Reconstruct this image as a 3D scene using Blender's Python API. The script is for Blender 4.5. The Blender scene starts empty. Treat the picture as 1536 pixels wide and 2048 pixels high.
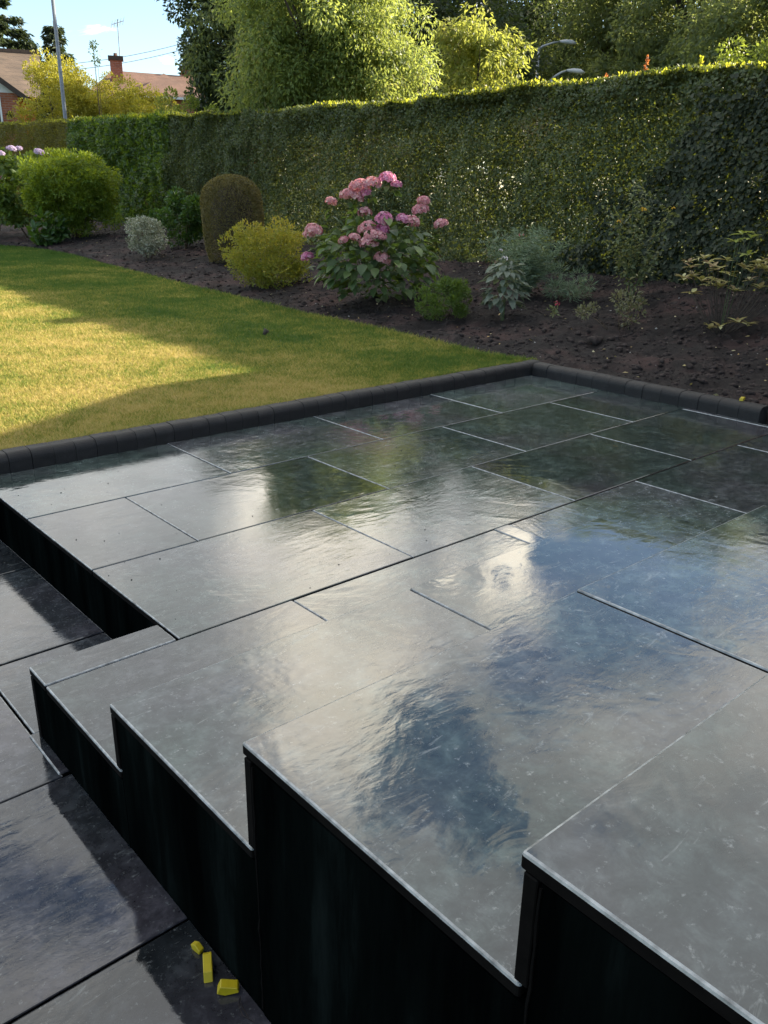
import bpy, bmesh, math, random
import numpy as np
from mathutils import Vector, Matrix, Euler

random.seed(5)
RNG = np.random.default_rng(11)
SC = bpy.context.scene
COL = SC.collection
R = math.radians

# ------------------------------------------------------------------ camera
cam_d = bpy.data.cameras.new('camera')
cam = bpy.data.objects.new('camera', cam_d)
COL.objects.link(cam)
FW = Vector((0.6189165, 0.7006979, -0.3549151))
RT = Vector((0.7534635, -0.6572886, 0.0162582))
UP = Vector((0.2218896, 0.2774781, 0.9347572))
cam.matrix_world = Matrix(((RT.x, UP.x, -FW.x, 0), (RT.y, UP.y, -FW.y, 0), (RT.z, UP.z, -FW.z, 1.191), (0, 0, 0, 1)))
cam_d.sensor_fit = 'VERTICAL'
cam_d.sensor_height = 24
cam_d.lens = 1681.8 / 2048 * 24
cam_d.clip_start = 0.02
cam_d.clip_end = 3000
SC.camera = cam

# ------------------------------------------------------------------ light
SUN_AZ, SUN_EL = -16.0, 22.2          # azimuth measured from +X towards +Y
SKY_STRENGTH = 0.08
sd = Vector((math.cos(R(SUN_EL)) * math.cos(R(SUN_AZ)), math.cos(R(SUN_EL)) * math.sin(R(SUN_AZ)), math.sin(R(SUN_EL))))
sun_d = bpy.data.lights.new('sun', 'SUN')
sun_d.energy = 5.0
sun_d.angle = R(0.5)
sun_d.color = (1.0, 0.89, 0.70)
sun = bpy.data.objects.new('sun', sun_d)
sun.rotation_euler = sd.to_track_quat('Z', 'Y').to_euler()
COL.objects.link(sun)

world = bpy.data.worlds.new('World')
SC.world = world
world.use_nodes = True
wn, wl = world.node_tree.nodes, world.node_tree.links
wn.clear()


def N(nt, typ, **kw):
    n = nt.nodes.new(typ)
    for k, v in kw.items():
        if k == 'inp':
            for a, b in v.items():
                n.inputs[a].default_value = b
        else:
            setattr(n, k, v)
    return n


def mth(nt, op, a, b=None, c=None, clamp=False):
    n = nt.nodes.new('ShaderNodeMath')
    n.operation = op
    n.use_clamp = clamp
    for i, v in enumerate((a, b, c)):
        if v is None:
            continue
        if isinstance(v, (int, float)):
            n.inputs[i].default_value = v
        else:
            nt.links.new(v, n.inputs[i])
    return n.outputs[0]


def ramp(nt, fac, stops, interp='LINEAR'):
    n = nt.nodes.new('ShaderNodeValToRGB')
    n.color_ramp.interpolation = interp
    el = n.color_ramp.elements
    while len(el) < len(stops):
        el.new(0.5)
    for e, (p_, c_) in zip(el, stops):
        e.position = p_
        e.color = (*c_, 1) if len(c_) == 3 else c_
    if fac is not None:
        nt.links.new(fac, n.inputs[0])
    return n.outputs[0]


def mixc(nt, fac, a, b, mode='MIX'):
    n = nt.nodes.new('ShaderNodeMix')
    n.data_type = 'RGBA'
    n.blend_type = mode
    for i, v in ((0, fac), (6, a), (7, b)):
        if isinstance(v, (int, float)):
            n.inputs[i].default_value = v
        elif isinstance(v, tuple):
            n.inputs[i].default_value = (*v, 1)
        else:
            nt.links.new(v, n.inputs[i])
    return n.outputs[2]


def azel(az, el):
    return (math.cos(R(el)) * math.cos(R(az)), math.cos(R(el)) * math.sin(R(az)), math.sin(R(el)))


nt = world.node_tree
sky = N(nt, 'ShaderNodeTexSky', sky_type='NISHITA', sun_disc=False, sun_elevation=R(SUN_EL), sun_rotation=R(90 - SUN_AZ),
        altitude=50, air_density=1.0, dust_density=0.6, ozone_density=2.0)
tc = N(nt, 'ShaderNodeTexCoord')
sep = N(nt, 'ShaderNodeSeparateXYZ')
wl.new(tc.outputs['Generated'], sep.inputs[0])
zc = mth(nt, 'MAXIMUM', sep.outputs[2], 0.0)
den = mth(nt, 'ADD', zc, 0.22)
cx = mth(nt, 'DIVIDE', sep.outputs[0], den)
cy = mth(nt, 'DIVIDE', sep.outputs[1], den)
comb = N(nt, 'ShaderNodeCombineXYZ')
wl.new(cx, comb.inputs[0])
wl.new(cy, comb.inputs[1])
n1 = N(nt, 'ShaderNodeTexNoise', inp={'Scale': 3.8, 'Detail': 10.0, 'Roughness': 0.60, 'Distortion': 0.4})
wl.new(comb.outputs[0], n1.inputs['Vector'])
n2 = N(nt, 'ShaderNodeTexNoise', inp={'Scale': 2.4, 'Detail': 8.0, 'Roughness': 0.6})
mp = N(nt, 'ShaderNodeMapping')
mp.inputs['Location'].default_value = (3.1, 7.7, 0)
wl.new(comb.outputs[0], mp.inputs[0])
wl.new(mp.outputs[0], n2.inputs['Vector'])


n3 = N(nt, 'ShaderNodeTexNoise', inp={'Scale': 9.0, 'Detail': 6.0, 'Roughness': 0.6})
wl.new(tc.outputs['Generated'], n3.inputs['Vector'])
nsub = N(nt, 'ShaderNodeVectorMath', operation='SUBTRACT')
wl.new(n3.outputs['Color'], nsub.inputs[0])
nsub.inputs[1].default_value = (0.5, 0.5, 0.5)
nscl = N(nt, 'ShaderNodeVectorMath', operation='SCALE')
wl.new(nsub.outputs[0], nscl.inputs[0])
nscl.inputs['Scale'].default_value = 0.30
wdir = N(nt, 'ShaderNodeVectorMath', operation='ADD')
wl.new(tc.outputs['Generated'], wdir.inputs[0])
wl.new(nscl.outputs[0], wdir.inputs[1])
wnor = N(nt, 'ShaderNodeVectorMath', operation='NORMALIZE')
wl.new(wdir.outputs[0], wnor.inputs[0])


def lobe(az, el, rad, amp):
    dp = N(nt, 'ShaderNodeVectorMath', operation='DOT_PRODUCT')
    wl.new(wnor.outputs[0], dp.inputs[0])
    dp.inputs[1].default_value = azel(az, el)
    mr = N(nt, 'ShaderNodeMapRange', interpolation_type='SMOOTHSTEP')
    wl.new(dp.outputs['Value'], mr.inputs['Value'])
    mr.inputs['From Min'].default_value = math.cos(R(rad))
    mr.inputs['From Max'].default_value = math.cos(R(rad * 0.25))
    mr.inputs['To Min'].default_value = 0
    mr.inputs['To Max'].default_value = amp
    return mr.outputs[0]


# breaks in the cloud deck (the blue seen mirrored in the wet paving)
cov = mth(nt, 'ADD', mth(nt, 'MULTIPLY', mth(nt, 'SUBTRACT', n1.outputs['Fac'], 0.5), 2.6), 0.50)
frd = N(nt, 'ShaderNodeVectorMath', operation='DOT_PRODUCT')
wl.new(tc.outputs['Generated'], frd.inputs[0])
frd.inputs[1].default_value = azel(50, 35)
fmr = N(nt, 'ShaderNodeMapRange', interpolation_type='SMOOTHSTEP', inp={'From Min': -0.1, 'From Max': 0.75, 'To Min': -0.6, 'To Max': 0.0})
wl.new(frd.outputs['Value'], fmr.inputs['Value'])
cov = mth(nt, 'ADD', cov, fmr.outputs[0])
for a in ((42.5, 38.0, 6.8, 1.2), (36.5, 28.6, 5.0, 0.8), (29, 23.5, 8, 0.75), (50.5, 19.0, 3.4, 0.8), (36.0, 25.5, 5.0, 0.6), (76, 42, 8, 0.4)):
    cov = mth(nt, 'SUBTRACT', cov, lobe(*a))
for a in ((38.0, 25.6, 3.2, 0.75), (54, 22, 13, 0.35)):
    cov = mth(nt, 'ADD', cov, lobe(*a))
lowfade = N(nt, 'ShaderNodeMapRange', interpolation_type='SMOOTHSTEP')
wl.new(sep.outputs[2], lowfade.inputs['Value'])
lowfade.inputs['From Min'].default_value = math.sin(R(10.5))
lowfade.inputs['From Max'].default_value = math.sin(R(17))
cov = mth(nt, 'SUBTRACT', cov, mth(nt, 'MULTIPLY', mth(nt, 'SUBTRACT', 1.0, lowfade.outputs[0]), 0.72))
cmask = N(nt, 'ShaderNodeMapRange', interpolation_type='SMOOTHSTEP')
wl.new(cov, cmask.inputs['Value'])
cmask.inputs['From Min'].default_value = -0.02
cmask.inputs['From Max'].default_value = 0.2
# cloud brightness: thin sunlit cloud towards azimuth 54, greyer deck overhead
br = mth(nt, 'ADD', mth(nt, 'MULTIPLY', mth(nt, 'SUBTRACT', n2.outputs['Fac'], 0.5), 1.5), 0.34)
for a in ((53, 20.5, 9, 0.55), (38.0, 25.6, 4.5, 0.9), (50, 36, 9, 0.5), (57, 31, 7, 0.25)):
    br = mth(nt, 'ADD', br, lobe(*a))
ccol = ramp(nt, br, [(0.0, (0.40, 0.42, 0.43)), (0.35, (0.56, 0.57, 0.57)), (0.7, (0.98, 0.94, 0.86)), (1.0, (1.75, 1.6, 1.32))])
cscale = N(nt, 'ShaderNodeVectorMath', operation='SCALE')
wl.new(ccol, cscale.inputs[0])
cscale.inputs['Scale'].default_value = 0.84 / SKY_STRENGTH
skymix = mixc(nt, cmask.outputs[0], sky.outputs[0], cscale.outputs[0])
bg = N(nt, 'ShaderNodeBackground', inp={'Strength': SKY_STRENGTH})
wl.new(skymix, bg.inputs[0])
wo = N(nt, 'ShaderNodeOutputWorld')
wl.new(bg.outputs[0], wo.inputs[0])

SC.view_settings.view_transform = 'Standard'
SC.view_settings.look = 'None'
SC.view_settings.exposure = 1.95
SC.view_settings.gamma = 1.0
SC.view_settings.use_curve_mapping = False
SC.render.engine = 'CYCLES'
SC.cycles.max_bounces = 6
SC.cycles.transmission_bounces = 4
SC.cycles.transparent_max_bounces = 4
SC.cycles.caustics_reflective = False
SC.cycles.caustics_refractive = False


# ------------------------------------------------------------------ helpers
def tag(o, label=None, cat=None, group=None, kind=None):
    if label:
        o['label'] = label
    if cat:
        o['category'] = cat
    if group:
        o['group'] = group
    if kind:
        o['kind'] = kind
    return o


def empty(name, loc, label, cat, group=None, rz=0.0):
    o = bpy.data.objects.new(name, None)
    o.empty_display_size = 0.1
    o.location = loc
    o.rotation_euler = (0, 0, rz)
    COL.objects.link(o)
    return tag(o, label, cat, group)


def link(name, me, mat=None, parent=None, loc=(0, 0, 0), rot=(0, 0, 0), scale=(1, 1, 1), kind=None):
    o = bpy.data.objects.new(name, me)
    COL.objects.link(o)
    if mat is not None and len(me.materials) == 0:
        me.materials.append(mat)
    o.location, o.rotation_euler, o.scale = loc, rot, scale
    if parent is not None:
        o.parent = parent
    if kind:
        o['kind'] = kind
    return o


def raw_mesh(name, V, F, tint=None, smooth=False):
    """V (n,3) array; F (m,k) int array of equal-sized faces."""
    V = np.asarray(V, np.float32)
    F = np.asarray(F, np.int32)
    me = bpy.data.meshes.new(name)
    me.vertices.add(len(V))
    me.vertices.foreach_set('co', V.ravel())
    m, k = F.shape
    me.loops.add(m * k)
    me.loops.foreach_set('vertex_index', F.ravel())
    me.polygons.add(m)
    me.polygons.foreach_set('loop_start', np.arange(0, m * k, k, dtype=np.int32))
    if smooth:
        me.polygons.foreach_set('use_smooth', np.ones(m, bool))
    me.update(calc_edges=True)
    if tint is not None:
        a = me.attributes.new('tint', 'FLOAT', 'FACE')
        a.data.foreach_set('value', np.asarray(tint, np.float32))
    return me


class MB:
    """collects boxes, tubes, polygons into one mesh"""

    def __init__(s):
        s.bm = bmesh.new()

    def box(s, x0, x1, y0, y1, z0, z1, M=None):
        vs = [s.bm.verts.new(Vector(c) if M is None else M @ Vector(c)) for c in
              ((x0, y0, z0), (x1, y0, z0), (x1, y1, z0), (x0, y1, z0), (x0, y0, z1), (x1, y0, z1), (x1, y1, z1), (x0, y1, z1))]
        for f in ((3, 2, 1, 0), (4, 5, 6, 7), (0, 1, 5, 4), (1, 2, 6, 5), (2, 3, 7, 6), (3, 0, 4, 7)):
            s.bm.faces.new([vs[i] for i in f])
        return s

    def poly(s, pts):
        s.bm.faces.new([s.bm.verts.new(Vector(q)) for q in pts])
        return s

    def tube(s, pts, radii, n=6, cap=True):
        rings = []
        pts = [Vector(q) for q in pts]
        for i, q in enumerate(pts):
            d = (pts[min(i + 1, len(pts) - 1)] - pts[max(i - 1, 0)]).normalized()
            a = d.cross(Vector((0, 0, 1)) if abs(d.z) < 0.9 else Vector((1, 0, 0))).normalized()
            b = d.cross(a)
            r = radii[i] if not isinstance(radii, (int, float)) else radii
            rings.append([s.bm.verts.new(q + (a * math.cos(t) + b * math.sin(t)) * r) for t in [2 * math.pi * k / n for k in range(n)]])
        for A, B in zip(rings, rings[1:]):
            for k in range(n):
                s.bm.faces.new((A[k], A[(k + 1) % n], B[(k + 1) % n], B[k]))
        if cap:
            s.bm.faces.new(rings[0][::-1])
            s.bm.faces.new(rings[-1])
        return s

    def mesh(s, name, smooth=False, bevel=0.0, seg=1):
        if bevel:
            bmesh.ops.bevel(s.bm, geom=list(s.bm.edges), offset=bevel, segments=seg, affect='EDGES', profile=0.6)
        bmesh.ops.recalc_face_normals(s.bm, faces=list(s.bm.faces))
        me = bpy.data.meshes.new(name)
        s.bm.to_mesh(me)
        s.bm.free()
        if smooth:
            me.polygons.foreach_set('use_smooth', np.ones(len(me.polygons), bool))
        return me

    def build(s, name, mat, parent=None, smooth=False, bevel=0.0, seg=1, kind=None, loc=(0, 0, 0)):
        return link(name, s.mesh(name, smooth, bevel, seg), mat, parent, loc=loc, kind=kind)


def unit(a):
    return a / np.maximum(np.linalg.norm(a, axis=1, keepdims=True), 1e-9)


def rand_dir(n):
    return unit(RNG.normal(size=(n, 3)))


def leaves(P, D, Nm, L, W, fold=0.25, hexa=False):
    """diamond (2 tris) or six-point (4 tris) leaves folded along the midrib"""
    n = len(P)
    D = unit(D)
    S = unit(np.cross(D, Nm) + 1e-6)
    U = np.cross(S, D)
    L = np.broadcast_to(np.asarray(L, float).reshape(-1, 1), (n, 1))
    W = np.broadcast_to(np.asarray(W, float).reshape(-1, 1), (n, 1))
    tip = P + D * L
    if not hexa:
        mid = P + D * L * 0.45 + U * W * fold
        V = np.stack([P, mid + S * W * 0.5, tip, mid - S * W * 0.5], 1).reshape(-1, 3)
        b = np.arange(n)[:, None] * 4
        F = np.concatenate([b + np.array([[0, 1, 2]]), b + np.array([[0, 2, 3]])], 1).reshape(-1, 3)
        return V, F, 2
    l1 = P + D * L * 0.28 + U * W * fold
    l2 = P + D * L * 0.65 + U * W * fold * 0.7 - U * L * 0.04
    V = np.stack([P, l1 + S * W * 0.5, l2 + S * W * 0.42, tip - U * L * 0.12, l2 - S * W * 0.42, l1 - S * W * 0.5], 1).reshape(-1, 3)
    b = np.arange(n)[:, None] * 6
    F = np.concatenate([b + np.array([[0, 1, 2]]), b + np.array([[0, 2, 3]]), b + np.array([[0, 3, 4]]), b + np.array([[0, 4, 5]])], 1).reshape(-1, 3)
    return V, F, 4


def leaf_mesh(name, P, D, Nm, L, W, tint=None, fold=0.25, hexa=False):
    V, F, k = leaves(P, D, Nm, L, W, fold, hexa)
    if tint is None:
        tint = RNG.random(len(P))
    return raw_mesh(name, V, F, np.repeat(tint, k))


# ------------------------------------------------------------------ materials
def new_mat(name):
    m = bpy.data.materials.new(name)
    m.use_nodes = True
    m.node_tree.nodes.clear()
    return m, m.node_tree


def finish(nt_, shader):
    o = nt_.nodes.new('ShaderNodeOutputMaterial')
    nt_.links.new(shader, o.inputs['Surface'])


def leaf_mat(name, stops, trans=(0.30, 0.36, 0.03), tf=0.42, rough=0.5, by_object=False, wn_scale=0.0, spec=0.35):
    m, t = new_mat(name)
    if by_object:
        f = N(t, 'ShaderNodeObjectInfo').outputs['Random']
    else:
        f = N(t, 'ShaderNodeAttribute', attribute_name='tint').outputs['Fac']
    if wn_scale:
        g = N(t, 'ShaderNodeNewGeometry')
        no = N(t, 'ShaderNodeTexNoise', inp={'Scale': wn_scale, 'Detail': 2.0})
        t.links.new(g.outputs['Position'], no.inputs['Vector'])
        f = mth(t, 'ADD', mth(t, 'MULTIPLY', f, 0.6), mth(t, 'MULTIPLY', mth(t, 'SUBTRACT', no.outputs['Fac'], 0.3), 1.0), clamp=True)
    c = ramp(t, f, stops)
    b = N(t, 'ShaderNodeBsdfPrincipled', inp={'Roughness': rough, 'Specular IOR Level': spec})
    t.links.new(c, b.inputs['Base Color'])
    tr = N(t, 'ShaderNodeBsdfTranslucent')
    t.links.new(mixc(t, 0.55, c, trans), tr.inputs['Color'])
    mx = N(t, 'ShaderNodeMixShader', inp={0: tf})
    t.links.new(b.outputs[0], mx.inputs[1])
    t.links.new(tr.outputs[0], mx.inputs[2])
    finish(t, mx.outputs[0])
    return m


def plain_mat(name, col, rough=0.7, var=0.0, scale=6.0, metal=0.0, bump=0.0, spec=0.5):
    m, t = new_mat(name)
    b = N(t, 'ShaderNodeBsdfPrincipled', inp={'Roughness': rough, 'Metallic': metal, 'Specular IOR Level': spec})
    tcn = N(t, 'ShaderNodeTexCoord')
    no = N(t, 'ShaderNodeTexNoise', inp={'Scale': scale, 'Detail': 5.0, 'Roughness': 0.6})
    t.links.new(tcn.outputs['Object'], no.inputs['Vector'])
    lo = tuple(c * (1 - var) for c in col)
    hi = tuple(min(1, c * (1 + var)) for c in col)
    t.links.new(ramp(t, no.outputs['Fac'], [(0.3, lo), (0.7, hi)]), b.inputs['Base Color'])
    if bump:
        bp = N(t, 'ShaderNodeBump', inp={'Strength': bump, 'Distance': 0.01})
        t.links.new(no.outputs['Fac'], bp.inputs['Height'])
        t.links.new(bp.outputs[0], b.inputs['Normal'])
    finish(t, b.outputs[0])
    return m


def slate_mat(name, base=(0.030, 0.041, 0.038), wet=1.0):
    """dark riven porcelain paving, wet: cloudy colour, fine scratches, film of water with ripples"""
    m, t = new_mat(name)
    tcn = N(t, 'ShaderNodeTexCoord')
    oi = N(t, 'ShaderNodeObjectInfo')
    off = N(t, 'ShaderNodeVectorMath', operation='SCALE')
    cmb = N(t, 'ShaderNodeCombineXYZ')
    for i, k in enumerate((1.0, 7.3, 3.1)):
        t.links.new(mth(t, 'MULTIPLY', oi.outputs['Random'], k), cmb.inputs[i])
    t.links.new(cmb.outputs[0], off.inputs[0])
    off.inputs['Scale'].default_value = 23.0
    add = N(t, 'ShaderNodeVectorMath', operation='ADD')
    t.links.new(tcn.outputs['Object'], add.inputs[0])
    t.links.new(off.outputs[0], add.inputs[1])
    P = add.outputs[0]

    def noise(scale, detail, rough=0.6, dist=0.0, stretch=None, rot=0.0):
        v = P
        if stretch:
            mpn = N(t, 'ShaderNodeMapping')
            mpn.inputs['Scale'].default_value = stretch
            mpn.inputs['Rotation'].default_value = (0, 0, rot)
            t.links.new(P, mpn.inputs[0])
            v = mpn.outputs[0]
        n_ = N(t, 'ShaderNodeTexNoise', inp={'Scale': scale, 'Detail': detail, 'Roughness': rough, 'Distortion': dist})
        t.links.new(v, n_.inputs['Vector'])
        return n_.outputs['Fac']

    cloud = noise(4.5, 9, 0.70, 0.5)
    mott = noise(22, 6, 0.7, 0.3)
    hue = noise(2.1, 3, 0.5)
    scr = noise(26, 9, 0.72, 0.8, (0.55, 1.6, 1), R(-42))
    spk = noise(85, 5, 0.7)
    tone = mth(t, 'ADD', mth(t, 'MULTIPLY', oi.outputs['Random'], 0.7), 0.65)
    dk = tuple(c * 0.62 for c in base)
    lt = tuple(c * 1.75 for c in base)
    c = ramp(t, cloud, [(0.3, dk), (0.5, base), (0.72, lt)])
    c = mixc(t, mth(t, 'MULTIPLY', ramp(t, hue, [(0.45, (0, 0, 0)), (0.68, (1, 1, 1))]), 0.55), c, (0.066, 0.058, 0.070))
    c = mixc(t, 0.75, c, ramp(t, mott, [(0.30, (0.42, 0.42, 0.42)), (0.5, (1, 1, 1)), (0.70, (2.3, 2.3, 2.25))]), 'MULTIPLY')
    c = mixc(t, mth(t, 'MULTIPLY', ramp(t, scr, [(0.6, (0, 0, 0)), (0.72, (1, 1, 1))]), 0.75), c, (0.20, 0.215, 0.21))
    c = mixc(t, mth(t, 'MULTIPLY', ramp(t, spk, [(0.60, (0, 0, 0)), (0.74, (1, 1, 1))]), 0.8), c, (0.21, 0.225, 0.22))
    tcol = N(t, 'ShaderNodeVectorMath', operation='SCALE')
    t.links.new(c, tcol.inputs[0])
    t.links.new(tone, tcol.inputs['Scale'])
    c = tcol.outputs[0]
    # wetness: puddled film versus merely damp slate
    wetn = noise(1.35, 5, 0.6, 0.5)
    w = ramp(t, wetn, [(0.40, (0, 0, 0)), (0.60, (1, 1, 1))])
    rough = mth(t, 'ADD', mth(t, 'MULTIPLY', mth(t, 'SUBTRACT', 1.0, w), 0.07), 0.02)
    rough = mth(t, 'ADD', rough, mth(t, 'MULTIPLY', ramp(t, scr, [(0.55, (0, 0, 0)), (0.72, (1, 1, 1))]), 0.12))
    rough = mth(t, 'ADD', rough, mth(t, 'MULTIPLY', mth(t, 'SUBTRACT', mott, 0.50), 0.16), clamp=True)
    rough = mth(t, 'MAXIMUM', rough, 0.02)
    b = N(t, 'ShaderNodeBsdfPrincipled', inp={'IOR': 1.62, 'Specular IOR Level': 0.5})
    t.links.new(c, b.inputs['Base Color'])
    t.links.new(rough, b.inputs['Roughness'])
    ripple = noise(9, 4, 0.6, 0.6, (0.6, 1.5, 1), R(-42))
    riven = noise(34, 6, 0.65, 0.4, (0.5, 1.5, 1), R(-42))
    swell = noise(2.3, 3, 0.5, 0.3)
    calm = ramp(t, noise(2.0, 4, 0.6, 0.8), [(0.42, (1.35, 1.35, 1.35)), (0.56, (0.12, 0.12, 0.12))])
    h = mth(t, 'ADD', mth(t, 'MULTIPLY', mth(t, 'MULTIPLY', ripple, calm), 0.0012), mth(t, 'MULTIPLY', mth(t, 'MULTIPLY', riven, mth(t, 'SUBTRACT', 1.25, w)), 0.0006))
    h = mth(t, 'ADD', h, mth(t, 'MULTIPLY', swell, 0.0013))
    bp = N(t, 'ShaderNodeBump', inp={'Strength': 0.55, 'Distance': 1.0})
    t.links.new(h, bp.inputs['Height'])
    t.links.new(bp.outputs[0], b.inputs['Normal'])
    finish(t, b.outputs[0])
    return m


def brick_mat(name, c1, c2, mortar, scale=1.0, roof=False):
    m, t = new_mat(name)
    g = N(t, 'ShaderNodeTexCoord')
    br_ = N(t, 'ShaderNodeTexBrick', inp={'Scale': scale, 'Mortar Size': 0.012, 'Brick Width': 0.3 if roof else 0.225, 'Row Height': 0.17 if roof else 0.075,
                                         'Color1': (*c1, 1), 'Color2': (*c2, 1), 'Mortar': (*mortar, 1), 'Bias': 0.0})
    sp = N(t, 'ShaderNodeSeparateXYZ')
    t.links.new(g.outputs['Object'], sp.inputs[0])
    cm = N(t, 'ShaderNodeCombineXYZ')
    t.links.new(mth(t, 'ADD', sp.outputs[0], mth(t, 'MULTIPLY', sp.outputs[1], 1.0)), cm.inputs[0])
    t.links.new(sp.outputs[2], cm.inputs[1])
    t.links.new(cm.outputs[0], br_.inputs['Vector'])
    no = N(t, 'ShaderNodeTexNoise', inp={'Scale': 1.3, 'Detail': 6.0, 'Roughness': 0.7})
    t.links.new(g.outputs['Object'], no.inputs['Vector'])
    c = mixc(t, 0.55, br_.outputs['Color'], ramp(t, no.outputs['Fac'], [(0.3, tuple(v * 0.6 for v in c1)), (0.7, tuple(v * 1.3 for v in c2))]))
    b = N(t, 'ShaderNodeBsdfPrincipled', inp={'Roughness': 0.85})
    t.links.new(c, b.inputs['Base Color'])
    bp = N(t, 'ShaderNodeBump', inp={'Strength': 0.6, 'Distance': 0.02})
    t.links.new(br_.outputs['Fac'], bp.inputs['Height'])
    bp.invert = True
    t.links.new(bp.outputs[0], b.inputs['Normal'])
    finish(t, b.outputs[0])
    return m


def lawn_mat(name, blades):
    m, t = new_mat(name)
    g = N(t, 'ShaderNodeNewGeometry')
    sp = N(t, 'ShaderNodeSeparateXYZ')
    t.links.new(g.outputs['Position'], sp.inputs[0])

    def noise(s, d=4.0, r=0.6):
        n_ = N(t, 'ShaderNodeTexNoise', inp={'Scale': s, 'Detail': d, 'Roughness': r})
        t.links.new(g.outputs['Position'], n_.inputs['Vector'])
        return n_.outputs['Fac']
    # dry straw patches; sun patch paler and hedge shade greener, put into the colour
    dry = mth(t, 'ADD', mth(t, 'MULTIPLY', mth(t, 'SUBTRACT', noise(1.1), 0.5), 1.4), 0.5)
    dry = mth(t, 'ADD', dry, mth(t, 'MULTIPLY', mth(t, 'SUBTRACT', noise(7.0, 5.0, 0.7), 0.5), 1.1))
    edge = N(t, 'ShaderNodeMapRange', interpolation_type='SMOOTHSTEP', inp={'From Min': 2.7, 'From Max': 4.0, 'To Min': 0.24, 'To Max': -0.10})  # straw on the sunlit side of the hedge shadow, greener inside it
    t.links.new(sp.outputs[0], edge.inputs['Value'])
    far = N(t, 'ShaderNodeMapRange', interpolation_type='SMOOTHSTEP', inp={'From Min': 11.5, 'From Max': 15.0, 'To Min': 0.0, 'To Max': -0.25})
    t.links.new(sp.outputs[1], far.inputs['Value'])
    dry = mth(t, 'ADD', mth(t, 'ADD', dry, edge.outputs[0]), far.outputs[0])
    near = N(t, 'ShaderNodeMapRange', interpolation_type='SMOOTHSTEP', inp={'From Min': 4.0, 'From Max': 5.1, 'To Min': 0.04, 'To Max': 0.0})
    t.links.new(sp.outputs[1], near.inputs['Value'])
    dry = mth(t, 'ADD', dry, near.outputs[0])
    if blades:
        f = N(t, 'ShaderNodeAttribute', attribute_name='tint').outputs['Fac']
        dry = mth(t, 'ADD', dry, mth(t, 'MULTIPLY', mth(t, 'SUBTRACT', f, 0.5), 0.7))
    c = ramp(t, dry, [(0.12, (0.066, 0.130, 0.022)), (0.50, (0.16, 0.205, 0.034)), (0.78, (0.35, 0.305, 0.068)), (1.0, (0.48, 0.38, 0.14))])
    if not blades:
        c = mixc(t, 1.0, c, (0.72, 0.66, 0.6), 'MULTIPLY')
    b = N(t, 'ShaderNodeBsdfPrincipled', inp={'Roughness': 0.75, 'Specular IOR Level': 0.2})
    t.links.new(c, b.inputs['Base Color'])
    if blades:
        tr = N(t, 'ShaderNodeBsdfTranslucent')
        t.links.new(c, tr.inputs['Color'])
        mx = N(t, 'ShaderNodeMixShader', inp={0: 0.4})
        t.links.new(b.outputs[0], mx.inputs[1])
        t.links.new(tr.outputs[0], mx.inputs[2])
        finish(t, mx.outputs[0])
    else:
        bp = N(t, 'ShaderNodeBump', inp={'Strength': 0.8, 'Distance': 0.02})
        t.links.new(noise(60, 6.0, 0.7), bp.inputs['Height'])
        t.links.new(bp.outputs[0], b.inputs['Normal'])
        finish(t, b.outputs[0])
    return m


def soil_mat(name):
    m, t = new_mat(name)
    g = N(t, 'ShaderNodeNewGeometry')

    def noise(s, d=5.0, r=0.65):
        n_ = N(t, 'ShaderNodeTexNoise', inp={'Scale': s, 'Detail': d, 'Roughness': r})
        t.links.new(g.outputs['Position'], n_.inputs['Vector'])
        return n_.outputs['Fac']
    c = ramp(t, noise(14, 8.0, 0.75), [(0.3, (0.008, 0.0065, 0.006)), (0.55, (0.017, 0.013, 0.0115)), (0.75, (0.042, 0.032, 0.028))])
    c = mixc(t, mth(t, 'MULTIPLY', ramp(t, noise(1.3, 3.0), [(0.48, (0, 0, 0)), (0.65, (1, 1, 1))]), 0.7), c, (0.070, 0.040, 0.035))
    b = N(t, 'ShaderNodeBsdfPrincipled', inp={'Roughness': 0.9, 'Specular IOR Level': 0.25})
    t.links.new(c, b.inputs['Base Color'])
    bp = N(t, 'ShaderNodeBump', inp={'Strength': 1.0, 'Distance': 0.02})
    t.links.new(noise(45, 7.0, 0.75), bp.inputs['Height'])
    t.links.new(bp.outputs[0], b.inputs['Normal'])
    finish(t, b.outputs[0])
    return m


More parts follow.
